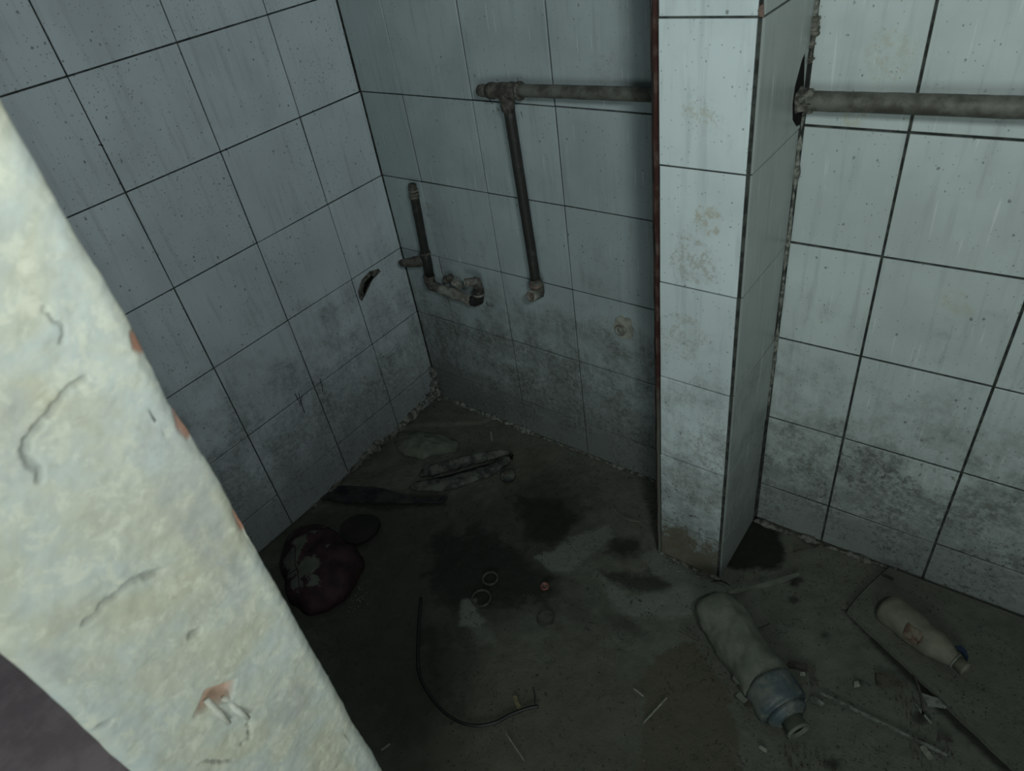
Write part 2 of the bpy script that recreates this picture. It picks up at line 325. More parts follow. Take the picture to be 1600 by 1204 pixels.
# ------------------------------------------------------------------ tiles and walls
tile_cache = {}
def tile_mesh(w, h, mat):
    k = (round(w, 4), round(h, 4), mat.name)
    if k not in tile_cache:
        bm = bmesh.new(); b = 0.0007; d = 0.006
        o_ = [(-w/2, -h/2), (w/2, -h/2), (w/2, h/2), (-w/2, h/2)]; i_ = [(x-math.copysign(b, x), y-math.copysign(b, y)) for x, y in o_]
        A = [bm.verts.new((x, y, -d)) for x, y in o_]; Bq = [bm.verts.new((x, y, -b)) for x, y in o_]; Ci = [bm.verts.new((x, y, 0)) for x, y in i_]
        for p, q in ((A, Bq), (Bq, Ci)):
            for n in range(4): bm.faces.new((p[n], p[(n+1) % 4], q[(n+1) % 4], q[n]))
        bm.faces.new(Ci); me = bpy.data.meshes.new('tile'); bm.to_mesh(me); bm.free(); me.materials.append(mat); tile_cache[k] = me
    return tile_cache[k]
def tile_wall(parent, origin, udir, nrm, ub, zb, mat, gap=0.0028, skip=None):
    """tiles face the direction nrm; origin on the tiled face at floor level; ub breaks along udir, zb heights"""
    ud = Vector(udir).normalized(); n = Vector(nrm).normalized(); zd = Vector((0, 0, 1))
    for i in range(len(ub)-1):
        for j in range(len(zb)-1):
            w = ub[i+1]-ub[i]-gap; h = zb[j+1]-zb[j]-gap
            if w < 0.004 or h < 0.004: continue
            o = bpy.data.objects.new('tile', tile_mesh(w, h, mat)); C.objects.link(o); o.parent = parent
            c = Vector(origin)+ud*(ub[i]+ub[i+1])/2+zd*(zb[j]+zb[j+1])/2+n*(random.uniform(-0.0004, 0.0006))
            R = Matrix((ud, zd, n)).transposed()
            if R.determinant() < 0: R = Matrix((-ud, zd, n)).transposed()
            R = R @ Euler((random.gauss(0, .004), random.gauss(0, .004), random.gauss(0, .0015))).to_matrix()
            o.matrix_basis = Matrix.Translation(c-parent.location) @ R.to_4x4()
def structure(name, lo, hi, mat):
    bm = bmesh.new(); box(bm, lo, hi); me = bpy.data.meshes.new(name); bm.to_mesh(me); bm.free(); me.materials.append(mat)
    o = bpy.data.objects.new(name, me); C.objects.link(o); o['kind'] = 'structure'; return o
def poly_structure(name, pts, z0, z1, mat, parent=None):
    bm = bmesh.new(); slab(bm, [Vector((x, y, z1)) for x, y in pts], z1-z0); me = bpy.data.meshes.new(name); bm.to_mesh(me); bm.free(); me.materials.append(mat)
    o = bpy.data.objects.new(name, me); C.objects.link(o)
    if parent: o.parent = parent
    else: o['kind'] = 'structure'
    return o
TOPR = 3
ZB = [0.0]+[zr(r) for r in range(-4, TOPR+1)]
REC = 0.0028   # joints sit this far behind the tile faces
wl = structure('wall_left', (-0.15, -0.98, 0), (-REC, 0.15, ZB[-1]+0.35), M['grout'])
lb = [0.0012]+[(0.9009+1.0268*k)*U for k in range(0, 4)]+[0.976]
tile_wall(wl, (0, 0, 0), (0, -1, 0), (1, 0, 0), lb, ZB, M['tile_l'])
wb = structure('wall_back', (-REC, REC, 0), (4.985*U, 0.15, ZB[-1]+0.35), M['grout'])
bb_ = [0.0012]+[(0.6691+1.0208*k)*U for k in range(0, 5)]
bb_[-1] = 4.25*U
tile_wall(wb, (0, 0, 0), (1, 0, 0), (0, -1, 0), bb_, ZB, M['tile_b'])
# right-hand bay of the back wall: nearly the same plane, turned by about a degree
a0 = 0.0207; ur = Vector((math.cos(a0), math.sin(a0), 0)); nr = Vector((math.sin(a0), -math.cos(a0), 0)); o0 = Vector((4.9834*U, 0.0456*U, 0))
rb = [0.002, 0.7438*U]+[(0.7438+1.0085*k)*U for k in range(1, 6)]
q = [o0-nr*REC*1.0, o0+ur*rb[-1]-nr*REC, o0+ur*rb[-1]-nr*0.15, o0-nr*0.15]
wr = poly_structure('wall_right', [(p.x, p.y) for p in q], 0, ZB[-1]+0.35, M['grout'])
HR = 0.9933; ZRb = [0.0]+[zr(-0.0122+HR*k) for k in range(-4, TOPR+1)]
tile_wall(wr, o0, ur, nr, rb, ZRb, M['tile_r'], gap=0.0042)
# pillar
PX0, PX1, PY = 4.2812*U, 4.9862*U, -0.9661*U
pil = structure('pillar', (PX0, PY+REC, 0), (PX1-REC, REC*0.5, ZB[-1]+0.35), M['grout'])
ZP = [0.0]+[zr(-0.021+0.989*k) for k in range(-4, TOPR+1)]
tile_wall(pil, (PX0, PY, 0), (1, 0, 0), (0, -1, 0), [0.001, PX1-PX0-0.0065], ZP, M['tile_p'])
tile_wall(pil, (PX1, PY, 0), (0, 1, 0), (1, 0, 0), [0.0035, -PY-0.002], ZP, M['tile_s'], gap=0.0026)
# strips down the pillar's left edge
def strip(name, x0, x1, y0, y1, mat, z0=0.0, z1=ZB[-1], wob=0.0006):
    bm = bmesh.new(); n = 60
    prev = None
    for k in range(n+1):
        z = z0+(z1-z0)*k/n; w = math.sin(k*1.3)*wob+random.uniform(-wob, wob)
        r = [bm.verts.new((x, y, z)) for x, y in ((x0+w, y0), (x1+w*0.3, y0+w), (x1, y1), (x0, y1))]
        if prev:
            for i in range(4): bm.faces.new((prev[i], prev[(i+1) % 4], r[(i+1) % 4], r[i]))
        else: bm.faces.new(r[::-1])
        prev = r
    bm.faces.new(prev); o = link(name, bm, mat, pil); return o
strip('corner_strip', PX0-0.0052, PX0+0.0004, PY-0.0015, PY+0.012, M['brown'])
o = strip('edge_shadow_strip', PX0-0.0098, PX0-0.0055, PY+0.001, PY+0.016, M['black'])  # black strip stands in for the shadow gap beside the pillar
# front partition (its plastered end stands right in front of the lens)
XJ = 0.92; YJ0, YJ1 = -1.129, -0.9765
wf = structure('wall_front', (0, YJ0+0.006, 0), (XJ-0.012, YJ1-0.006, 2.0), M['render'])
def JP(u, v): p = hit(u, v, (1, 0, 0), XJ); return (p.y, p.z)
def jamb():
    nz, ny = 760, 150
    zs = np.concatenate([np.linspace(0, 0.42, 30)[:-1], np.linspace(0.42, 1.36, nz), np.linspace(1.36, 2.0, 30)[1:]])
    s = np.linspace(-0.18, 1.18, ny)      # <0 and >1 wrap round the arrises
    S, Z = np.meshgrid(s, zs); Wd = YJ1-YJ0
    Y = YJ0+np.clip(S, 0, 1)*Wd; X = np.full(S.shape, XJ)
    rim = 0.010; e0 = np.clip(1-(np.clip(S, 0, 1)*Wd)/rim, 0, 1); e1 = np.clip(1-((1-np.clip(S, 0, 1))*Wd)/rim, 0, 1)
    X = X-rim*0.45*(e0**2+e1**2)
    wrap = np.where(S < 0, -S, np.where(S > 1, S-1, 0))*0.14; X = X-wrap
    n1 = fbm(Y+Z*.3, Z, 18, 1, 5); n2 = fbm(Y, Z, 90, 5, 3); n3 = fbm(Y, Z, 6, 9, 3)
    Y = Y+np.where(S > 0.9, 1, 0)*fbm(Z, Z*0+1.3, 14, 3, 4)*0.006+np.where(S > 1, 1, 0)*n2*.002+np.where(S < 0.1, 1, 0)*fbm(Z, Z*0+7.3, 14, 13, 4)*0.004
    flat = (wrap <= 0)
    dsp = n3*0.004+n1*0.005+n2*0.0018
    # a raised coat whose broken lower edges make the cracks
    crk = [[(40, 690), (65, 660), (100, 615), (130, 590)], [(40, 690), (42, 712), (58, 735), (62, 750)], [(135, 975), (165, 940), (200, 915), (250, 893)],
           [(385, 1130), (392, 1150), (375, 1160)], [(310, 1195), (325, 1188), (360, 1186)], [(300, 993), (308, 985)], [(155, 1138), (166, 1130)], [(65, 480), (95, 510), (100, 535)]]
    wid = [0.0016, 0.0016, 0.0018, 0.001, 0.001, 0.0022, 0.0022, 0.0008]
    dark = np.zeros(S.shape); jy = Y+fbm(Y, Z, 150, 21, 3)*0.006; jz = Z+fbm(Y, Z, 150, 22, 3)*0.006
    for c, w in zip(crk, wid):
        dd = line_d(jy, jz, [JP(*p) for p in c]); g = sstep(w-dd, w); dsp = dsp-g*0.0035; dark = np.maximum(dark, g*0.75)
    # grey worn patches
    grey = np.zeros(S.shape)
    for cc in ([(430, 1085), (455, 1070), (485, 1075), (480, 1100), (450, 1130), (425, 1120)], [(0, 600), (40, 600), (55, 690), (45, 760), (0, 760)], [(40, 1010), (110, 1015), (100, 1050), (60, 1060)], [(260, 620), (330, 740), (400, 900), (380, 960), (300, 880), (200, 700)]):
        grey = np.maximum(grey, sstep(poly_sd(Y, Z, [JP(*p) for p in cc])+n1*.02, 0.006)*0.8)
    red = np.zeros(S.shape)
    for cc in ([(276, 640), (290, 645), (305, 678), (296, 685), (282, 670)], [(208, 522), (224, 535), (226, 550), (212, 545)], [(372, 800), (392, 815), (396, 835), (380, 826)]):
        red = np.maximum(red, sstep(poly_sd(np.minimum(Y, YJ1-.0005), Z, [JP(*p) for p in cc])+n2*.003+0.001, 0.0016))
    dsp = dsp-red*0.0015
    # square pocket broken into the plaster
    P = [JP(*p) for p in ((303, 1120), (322, 1078), (368, 1062), (362, 1092), (330, 1105))]
    hole = sstep(poly_sd(Y, Z, P)+n2*.003, 0.0014); dsp = dsp-hole*0.009
    brown = hole
    X = X+np.where(flat, dsp, n1*.004)
    cols = np.stack([dark, np.maximum(red, brown*0.55), grey], -1)
    cols[..., 0] = np.maximum(cols[..., 0], brown*0.1); cols[..., 1] = np.maximum(red, brown*0.7)
    o = grid_mesh('plaster_end', X, Y, Z, cols, M['plaster'], wf)
    return o
jamb()
for (p0, p1) in (((322, 1092), (358, 1130)), ((348, 1090), (388, 1122))):
    bm = bmesh.new(); a = hit(*p0, (1, 0, 0), XJ-0.004); b = hit(*p1, (1, 0, 0), XJ+0.004)
    tube(bm, [a, a.lerp(b, .5), b], [0.0026, 0.0030, 0.0022], 10); dent(bm, 0.0006, 200); link('peg', bm, M['peg'], wf, True)
# ------------------------------------------------------------------ floor
def FP(pts): return [(F(*p).x, F(*p).y) for p in pts]
def make_floor():
    xs = np.arange(-0.01, 1.99, 0.0045); ys = np.arange(-1.12, 0.06, 0.0045); X, Y = np.meshgrid(xs, ys, indexing='ij')
    n1 = fbm(X, Y, 14, 2, 5); n2 = fbm(X, Y, 60, 7, 4); n0 = fbm(X, Y, 4, 11, 3); n4 = fbm(X, Y, 110, 17, 2)
    wet_shade = np.zeros(X.shape); pale = np.zeros(X.shape); olive = np.zeros(X.shape)
    def paint(A, pts, k, soft, jag):
        d = poly_sd(X, Y, FP(pts))+n1*jag+n2*jag*.8+n4*min(jag, 0.02)*.5; return np.maximum(A, k*sstep(d, soft))
    # old wet dirt and other dark patches
    wet_shade = paint(wet_shade, [(420, 820), (560, 770), (700, 780), (850, 730), (930, 760), (930, 850), (880, 890), (900, 960), (770, 1000), (700, 1130), (640, 1220), (480, 1100), (430, 960)], 0.62, 0.09, 0.10)
    wet_shade = paint(wet_shade, [(650, 830), (760, 810), (830, 850), (880, 900), (860, 950), (700, 960), (650, 900)], 0.92, 0.05, 0.07)
    wet_shade = paint(wet_shade, [(800, 770), (880, 770), (910, 810), (870, 860), (810, 850)], 0.92, 0.035, 0.04)
    wet_shade = paint(wet_shade, [(630, 960), (720, 960), (700, 1040), (720, 1110), (660, 1090)], 0.85, 0.05, 0.05)
    wet_shade = paint(wet_shade, [(950, 835), (1000, 835), (1005, 860), (975, 872), (945, 862)], 0.8, 0.016, 0.03)
    wet_shade = paint(wet_shade, [(930, 885), (1000, 895), (1075, 895), (1060, 915), (1000, 925), (945, 905)], 0.7, 0.014, 0.03)
    wet_shade = paint(wet_shade, [(1172, 790), (1210, 818), (1230, 862), (1215, 888), (1150, 890), (1132, 880)], 0.97, 0.010, 0.02)  # dark patch against the pillar foot
    wet_shade = paint(wet_shade, [(1232, 898), (1250, 900), (1248, 915), (1235, 912)], 0.9, 0.006, 0.01)
    wet_shade = paint(wet_shade, [(470, 770), (700, 770), (700, 790), (600, 800), (520, 790)], 0.8, 0.02, 0.02)
    wet_shade = paint(wet_shade, [(940, 960), (1000, 960), (1010, 1000), (960, 985)], 0.5, 0.02, 0.03)
    # olive damp area with a sharp curling edge
    olive = paint(olive, [(560, 1010), (760, 985), (860, 1000), (960, 1000), (1000, 1040), (1040, 1240), (500, 1330)], 0.5, 0.06, 0.12)
    olive = paint(olive, [(1010, 1130), (1000, 1060), (1050, 1010), (1085, 1000), (1110, 1040), (1140, 1085), (1150, 1130), (1160, 1230), (960, 1300)], 0.95, 0.004, 0.022)
    olive = paint(olive, [(1080, 930), (1010, 870), (930, 840), (860, 700), (800, 690), (770, 760), (900, 800)], 0.5, 0.05, 0.05)
    # pale dry dust
    pale = paint(pale, [(832, 868), (862, 860), (895, 835), (950, 815), (960, 835), (925, 862), (900, 890), (868, 893)], 0.55, 0.006, 0.02)
    pale = paint(pale, [(922, 880), (940, 905), (950, 935), (985, 962), (1040, 968), (1085, 960), (1110, 915), (1060, 905), (1035, 925), (985, 925), (950, 905)], 0.60, 0.008, 0.02)
    pale = paint(pale, [(1000, 862), (1025, 855), (1080, 895), (1130, 912), (1220, 900), (1240, 900), (1180, 925), (1080, 925), (1020, 895)], 0.5, 0.006, 0.01)
    pale = paint(pale, [(722, 935), (742, 935), (745, 955), (760, 968), (748, 978), (718, 975)], 0.62, 0.005, 0.01)
    pale = paint(pale, [(735, 978), (765, 975), (775, 1000), (745, 1010)], 0.25, 0.01, 0.02)
    wet_shade = paint(wet_shade, [(1318, 952), (1326, 952), (1440, 1058), (1500, 1118), (1592, 1204), (1570, 1204), (1480, 1120), (1420, 1060), (1370, 1010)], 0.85, 0.006, 0.012)  # painted shadow line along the open edge of the board
    for cx_, cy_, rr in ((1050, 905, 13), (1015, 889, 5), (1075, 905, 6), (985, 860, 8), (1245, 905, 9), (1240, 935, 6), (1290, 990, 8), (1345, 1062, 6), (1500, 1110, 16), (1440, 1120, 12), (1300, 1190, 14), (1405, 960, 6), (1470, 990, 7), (1530, 1015, 8)):
        wet_shade = paint(wet_shade, [(cx_+rr*math.cos(q_), cy_+rr*0.7*math.sin(q_)) for q_ in np.linspace(0, 5.6, 9)], 0.75, 0.005, 0.012)
    wet_shade = wet_shade*(1-pale*0.75)
    Z = n0*0.004+n1*0.004+n2*0.0018-0.003-wet_shade*0.0015+pale*0.0012
    # the slightly raised cement apron in the corner
    ap = poly_sd(X, Y, FP([(676, 520), (560, 700), (600, 690), (640, 666), (700, 663), (752, 660), (800, 640)]))
    Z = Z+0.006*sstep(ap+n2*.002, 0.003)
    hp_ = poly_sd(X, Y, FP([(522, 758), (540, 748), (600, 740), (650, 715), (700, 705), (780, 700), (730, 718), (660, 735), (640, 752), (610, 764), (560, 768)]))
    Z = Z+sstep(hp_+n1*.02, 0.02)*(0.004+0.01*np.abs(n2))
    return grid_mesh('floor', X, Y, Z, np.stack([wet_shade, pale, olive], -1), M['floor'])
fl = make_floor(); fl['kind'] = 'structure'
fo = structure('floor_outside', (-0.9, -2.6, -0.05), (3.0, -1.121, -0.004), M['floor_out'])
# ------------------------------------------------------------------ mortar along the wall feet (parts of the walls)
def fillet(name, pts, rad, mat, parent, seed=0):
    bm = bmesh.new(); n = 110; P = []
    for k in range(n+1):
        t_ = k/n*(len(pts)-1); i = min(int(t_), len(pts)-2); P.append(Vector(pts[i]).lerp(Vector(pts[i+1]), t_-i))
    rnd = random.Random(seed); ph = rnd.random()*6; tube(bm, P, [rad*(0.85+0.3*math.sin(k*.19+ph)+0.15*math.sin(k*.53)) for k in range(len(P))], 12); dent(bm, rad*1.0, 28, seed); dent(bm, rad*0.55, 110, seed+3)
    return link(name, bm, mat, parent, False)
fillet('mortar_fillet', [L(470, 815), L(541, 742), L(600, 690)], 0.007, M['mortar_dark'], wl, 1)
fillet('mortar_fillet', [L(560, 718), L(623, 668), L(668, 622), Vector((0.004, -0.01, 0.055))], 0.011, M['mortar'], wl, 2)
fillet('mortar_fillet', [(0.006, -0.008, 0.12), (0.008, -0.010, 0.06), (0.02, -0.014, 0.01)], 0.009, M['mortar'], wl, 5)
fillet('mortar_fillet', [(0.02, -0.004, 0.004), (0.15, -0.004, 0.003), (0.36, -0.003, 0.0)], 0.007, M['mortar'], wb, 3)
fillet('mortar_fillet', [(0.35, -0.003, 0), (0.6, -0.002, 0), (0.84, -0.003, 0)], 0.0045, M['mortar_dark'], wb, 4)
fillet('mortar_fillet', [(1.0, 0.0, 0.0), (1.15, 0.004, 0.0), (1.3, 0.012, 0.0)], 0.006, M['mortar_dark'], wr, 6)
fillet('mortar_fillet', [(PX0, PY-0.002, 0), ((PX0+PX1)/2, PY-0.003, 0), (PX1, PY-0.002, 0)], 0.004, M['mortar_dark'], pil, 8)
# broken joint between pillar and right wall, with hole round the pipe
XC = PX1+0.001
fillet('mortar_seam', [(XC, 0.004, zr(0.1)), (XC, 0.004, zr(-0.9)), (XC, 0.004, 0.35)], 0.0035, M['mortar'], wr, 12)
fillet('mortar_seam', [(XC+0.001, 0.002, zr(0.75)), (XC+0.001, 0.002, zr(0.45))], 0.006, M['mortar_dark'], wr, 13)
fillet('mortar_seam', [(XC, 0.004, zr(2.0)), (XC, 0.004, zr(0.7))], 0.003, M['mortar'], wr, 14)
RP = 0.0125
def patch_on(name, pts, mat, parent, d, seed=0):
    bm = bmesh.new(); slab(bm, pts, d); link(name, bm, mat, parent)
hp = [(PX1+0.0006, y, z) for y, z in ((-0.048, 0.985), (-0.03, 1.015), (-0.008, 1.03), (-0.001, 1.02), (-0.001, 0.915), (-0.02, 0.918), (-0.042, 0.935), (-0.05, 0.96))]
patch_on('broken_hole', hp, M['hole'], pil, (-0.001, 0, 0))
# chip on the left wall glaze
def ragged(cen, r0, n, fn, seed, jag=0.35, sx=1, sy=1, rot=0):
    rnd = random.Random(seed); o = []
    for k in range(n):
        a = 2*math.pi*k/n; r = r0*(1+rnd.uniform(-jag, jag)); x, y = r*math.cos(a)*sx, r*math.sin(a)*sy
        o.append(fn(cen[0]+x*math.cos(rot)-y*math.sin(rot), cen[1]+x*math.sin(rot)+y*math.cos(rot)))
    return o
gz = [(560, 455), (566, 437), (578, 424), (592, 420), (595, 424), (582, 437), (575, 452), (566, 470), (562, 466)]
patch_on('chipped_gouge', [L(*p, 0.0016) for p in gz], M['mortar_dark'], wl, (-0.0024, 0, 0))
patch_on('chipped_gouge', [L(*p, 0.0024) for p in [(567, 455), (571, 440), (581, 430), (584, 433), (575, 446), (570, 460)]], M['hole'], wl, (-0.003, 0, 0))
for ln in ([(461, 615), (467, 626), (470, 634)], [(467, 614), (469, 624), (476, 645)], [(472, 618), (470, 630)], [(500, 592), (503, 602), (504, 612)], [(352, 232), (357, 238), (357, 245)], [(154, 226), (161, 227)]):
    bm = bmesh.new(); tube(bm, [L(*p, 0.0004) for p in ln], 0.0009, 5); link('dirt_scrape', bm, M['hole'], wl)
patch_on('chipped_corner', [B(*p, PY-0.0009) for p in ((1184, 16), (1188, 9), (1193, 6), (1193, 27), (1186, 26))], M['rust'], pil, (0, 0.002, 0))
# ------------------------------------------------------------------ pipes
def part_tube(name, pts, r, mat, parent, n=20, d=0.0): 
    bm = bmesh.new(); tube(bm, pts, r, n)
    if d: dent(bm, d, 90, len(pts))
    return link(name, bm, mat, parent, True)
def densify(a, b, n): return [Vector(a).lerp(Vector(b), k/n) for k in range(n+1)]
def hollow(name, a, b, ro, ri, mat, parent, n=24, bead=0.0):
    """open-ended socket from a to b, opening at b"""
    a = Vector(a); b = Vector(b); Ln = (b-a).length; bm = bmesh.new()
    prof = [(0, ro*0.96), (Ln-0.006, ro)]+([(Ln-0.005, ro+bead), (Ln-0.0008, ro+bead)] if bead else [])+[(Ln, ro), (Ln, ri), (0.002, ri*0.9)]
    lathe(bm, a, b-a, prof, n); return link(name, bm, mat, parent, True)
def collar(name, cen, axis, r, w, mat, parent):
    bm = bmesh.new(); a = Vector(axis).normalized(); lathe(bm, Vector(cen)-a*w/2, a, [(0, r*0.9), (0.0006, r), (w-0.0006, r), (w, r*0.9)], 24); return link(name, bm, mat, parent, True)
YQ = -0.035
wp = empty('water_pipe', B(790, 143, YQ), 'grey water pipe from the pillar to a tee with a long dark drop pipe', 'pipe')
A0 = B(806, 141, YQ); A1 = Vector((PX0+0.01, YQ, 0.959))
part_tube('horizontal_pipe', densify(A0, A1, 24), 0.0118, M['pipe'], wp, d=0.0006)
T0 = B(764, 142, YQ); T1 = B(812, 142, YQ); TC = B(790, 142, YQ)
te = part_tube('tee_fitting', densify(T0, T1, 8), [0.0145, 0.0150, 0.0146, 0.0150, 0.0158, 0.0162, 0.0158, 0.0150, 0.0148], M['fitting'], wp, d=0.002)
part_tube('tee_branch', densify(TC, B(794, 172, YQ), 4), [0.016, 0.0155, 0.015, 0.0145, 0.0135], M['fitting'], te, d=0.002)
part_tube('pipe_plug', densify(B(749, 141, YQ), T0, 3), [0.0105, 0.012, 0.012, 0.012], M['fitting'], wp)
collar('tee_collar', T1, T1-T0, 0.0172, 0.006, M['fitting'], te)
D0 = B(795, 168, YQ); D1 = B(838, 442, YQ)
part_tube('drop_pipe', densify(D0, D1, 20), 0.0112, M['pipe_dark'], wp, d=0.0005)
el = part_tube('elbow', [B(836, 436, YQ), B(840, 447, YQ), B(842, 456, YQ-0.002), B(841, 462, YQ-0.008)], [0.0135, 0.0138, 0.0135, 0.0125], M['fitting'], wp, d=0.0008)
collar('elbow_collar', B(838, 445, YQ), D1-D0, 0.0158, 0.007, M['rust'], el)
e0 = B(841, 458, YQ-0.004); e1 = B(829, 463, YQ-0.030)
hollow('elbow_mouth', e0, e1, 0.0132, 0.0092, M['fitting_light'], el)
bm = bmesh.new(); dd = (e1-e0).normalized(); lathe(bm, e0+dd*((e1-e0).length-0.007), dd, [(0, 0.0095), (0.001, 0.0095)], 20); link('mouth_bore', bm, M['rust'], el)
hm = bmesh.new()
rnd = random.Random(5)
for k in range(26):
    u = rnd.uniform(755, 815); v = rnd.choice([rnd.uniform(126, 133), rnd.uniform(152, 175)]) if u > 770 else rnd.uniform(148, 156)
    p = B(u, v, YQ-0.006); q = p+Vector((rnd.uniform(-.006, .006), rnd.uniform(-.004, .004), rnd.uniform(-.012, .006))); tube(hm, [p, p.lerp(q, .5)+Vector((rnd.uniform(-.002, .002), 0, 0)), q], [0.0006, 0.0005, 0.0002], 4)
o = link('hemp_fibres', hm, M['black'], te); o['kind'] = 'stuff'
# right pipe
rp = empty('water_pipe', Vector((1.0, -0.026, 0.96)), 'thicker grey water pipe running level from the pillar to the right edge', 'pipe')
Q0 = B(1253, 157, -0.026); Q1 = B(1600, 168, -0.026); Q2 = Q0+(Q1-Q0)*1.9
part_tube('pipe_run', densify(Q0-(Q1-Q0).normalized()*0.012, Q2, 40), 0.0140, M['pipe'], rp, d=0.0007)
bm = bmesh.new(); tube(bm, densify(Q0-(Q1-Q0).normalized()*0.01, Q0+(Q1-Q0)*0.06, 12), [0.017, 0.0175, 0.018, 0.018, 0.0175, 0.017, 0.0165, 0.016, 0.0155, 0.015, 0.0145, 0.014, 0.0135], 16); dent(bm, 0.006, 110, 4); link('cement_collar', bm, M['mortar_dark'], rp)
# left assembly
va = empty('mixer_connection', B(670, 430, YQ), 'dark stub pipe with side tap stub and crusted bent elbow pipe beside the room corner', 'pipe')
V0 = B(646, 300, YQ); V1 = B(666, 404, YQ); V2 = B(672, 436, YQ)
part_tube('riser_pipe', densify(V0, V1, 10), 0.0108, M['pipe_dark'], va, d=0.0004)
cp = part_tube('coupling', [B(644, 288, YQ), B(645, 296, YQ), B(646.3, 302, YQ), B(647, 307, YQ), B(648, 311, YQ)], [0.0098, 0.0105, 0.0118, 0.0124, 0.011], M['fitting'], va)
for v in (297, 302, 307): collar('thread_ring', B(644.5+(v-289)*.18, v, YQ), V1-V0, 0.0125, 0.0018, M['fitting_light'], cp)
tl = part_tube('tee_fitting', [B(663, 393, YQ), B(666, 404, YQ), B(668, 414, YQ), B(671, 432, YQ)], [0.0125, 0.0128, 0.0135, 0.012], M['pipe_dark'], va, d=0.001)
collar('tee_collar', B(664, 395, YQ), V1-V0, 0.0145, 0.005, M['fitting'], tl)
s0 = B(664, 407, YQ); s1 = B(626, 411, -0.060)
sb = part_tube('side_stub', densify(s0, s1, 5), [0.0115, 0.0135, 0.0130, 0.0118, 0.0110, 0.0085], M['fitting'], va, d=0.0025)
eb = part_tube('lower_elbow', [B(670, 428, YQ), B(671, 438, YQ), B(675, 446, YQ), B(683, 449, YQ), B(692, 452, YQ)], [0.0125, 0.0145, 0.0148, 0.0130, 0.0115], M['fitting'], va, d=0.0012)
collar('elbow_collar', B(670, 431, YQ), V2-V1, 0.0158, 0.005, M['fitting'], eb)
ap_ = part_tube('crusted_arm', densify(B(686, 450, YQ), B(738, 470, YQ), 10), [0.0135, 0.0135, 0.0132, 0.0130, 0.0142, 0.0150, 0.0132, 0.0125, 0.0125, 0.0135, 0.0140], M['fitting_light'], va, d=0.0018)
for k, (u, v) in enumerate(((697, 437), (703, 434), (711, 441), (718, 446))):
    bm = bmesh.new(); bmesh.ops.create_icosphere(bm, subdivisions=2, radius=1); bmesh.ops.transform(bm, matrix=Matrix.Translation(B(u, v, -0.022)) @ Matrix.Diagonal((0.007, 0.012, 0.010, 1)), verts=bm.verts)
    dent(bm, 0.006, 160, k); link('mortar_lump', bm, M['fitting' if k < 2 else 'fitting_light'], ap_)
ee = part_tube('end_elbow', [B(734, 469, YQ), B(742, 470, YQ), B(747, 468, YQ), B(748, 460, YQ), B(747.5, 452, YQ)], [0.0120, 0.0140, 0.0148, 0.0142, 0.0130], M['pipe_dark'], va, d=0.001)
collar('elbow_collar', B(748.5, 459, YQ), Vector((0, 0, 1)), 0.0152, 0.005, M['fitting_light'], ee)
part_tube('outlet_neck', [B(748, 456, YQ), B(747, 446, YQ), B(745, 440, YQ-0.002), B(740, 438, YQ-0.008)], [0.0105, 0.0112, 0.0112, 0.0105], M['fitting'], ee, d=0.0006)
g0 = B(744, 439, YQ-0.006); g1 = B(727, 442, YQ-0.030)
oc = hollow('outlet_mouth', g0, g1, 0.0108, 0.0078, M['fitting_light'], va)
bm = bmesh.new(); dd = (g1-g0).normalized(); lathe(bm, g0+dd*((g1-g0).length-0.006), dd, [(0, 0.008), (0.001, 0.008)], 18); link('mouth_bore', bm, M['hole'], oc)
# wall outlet
wo = empty('capped_outlet', B(973, 512, 0), 'small round capped pipe outlet set in crumbling cement on the back wall', 'outlet')
bm = bmesh.new(); slab(bm, ragged((975, 513), 17, 18, lambda u, v: B(u, v, -0.003), 3, 0.22, 0.8, 1.15, -0.35), (0, 0.004, 0)); link('cement_patch', bm, M['patch'], wo)
bm = bmesh.new(); lathe(bm, B(972, 513, 0.002), (0, -1, 0), [(0, 0.0135), (0.009, 0.0135), (0.010, 0.0125), (0.010, 0.0100), (0.004, 0.0095), (0.004, 0.0070), (0.010, 0.0065), (0.011, 0.004)], 28); link('pipe_cap', bm, M['fitting_light'], wo, True)
# ------------------------------------------------------------------ large dusty bottle
def bottle(name, label, tail, neck, r, prof, mats, dentamp=0.0, n=36, cat='bottle', flat=0.0):
    """prof: [(t 0..1, r factor)] for body; returns parent"""
    t0 = F(*tail, r*0.8); t1 = F(*neck, r*0.6); ax = t1-t0; Ln = ax.length
    e = empty(name, Vector(((t0.x+t1.x)/2, (t0.y+t1.y)/2, 0)), label, cat)
    return e, t0, ax.normalized(), Ln
bg_, t0, ax, Ln = bottle('plastic_bottle', 'large dust-caked plastic bottle lying with its bluish shoulder and open neck towards the viewer', (1112, 940), (1247, 1140), 0.046, None, None)
def body(prof, t0, ax, Ln, r, mat, parent, name, amp, sc, seed, sub=3, cap=(True, True), zmin=0.001):
    pr = []
    for (a, ra), (b, rb_) in zip(prof, prof[1:]):
        k = max(1, int((b-a)*40)) if b > a else 1
        for i in range(k): pr.append((a+(b-a)*i/k, ra+(rb_-ra)*i/k))
    pr.append(prof[-1]); bm = bmesh.new(); lathe(bm, t0, ax, [(a*Ln, q_*r) for a, q_ in pr], 40, cap); dent(bm, amp, sc, seed); dent(bm, amp*.35, sc*3, seed+2)
    for v in bm.verts: v.co.z = max(v.co.z, zmin)
    return link(name, bm, mat, parent, True)
body([(0, 0.70), (0.012, 0.86), (0.05, 0.97), (0.12, 1.0), (0.40, 0.98), (0.62, 1.0), (0.68, 0.99)], t0, ax, Ln, 0.047, M['dust'], bg_, 'body', 0.010, 24, 2)
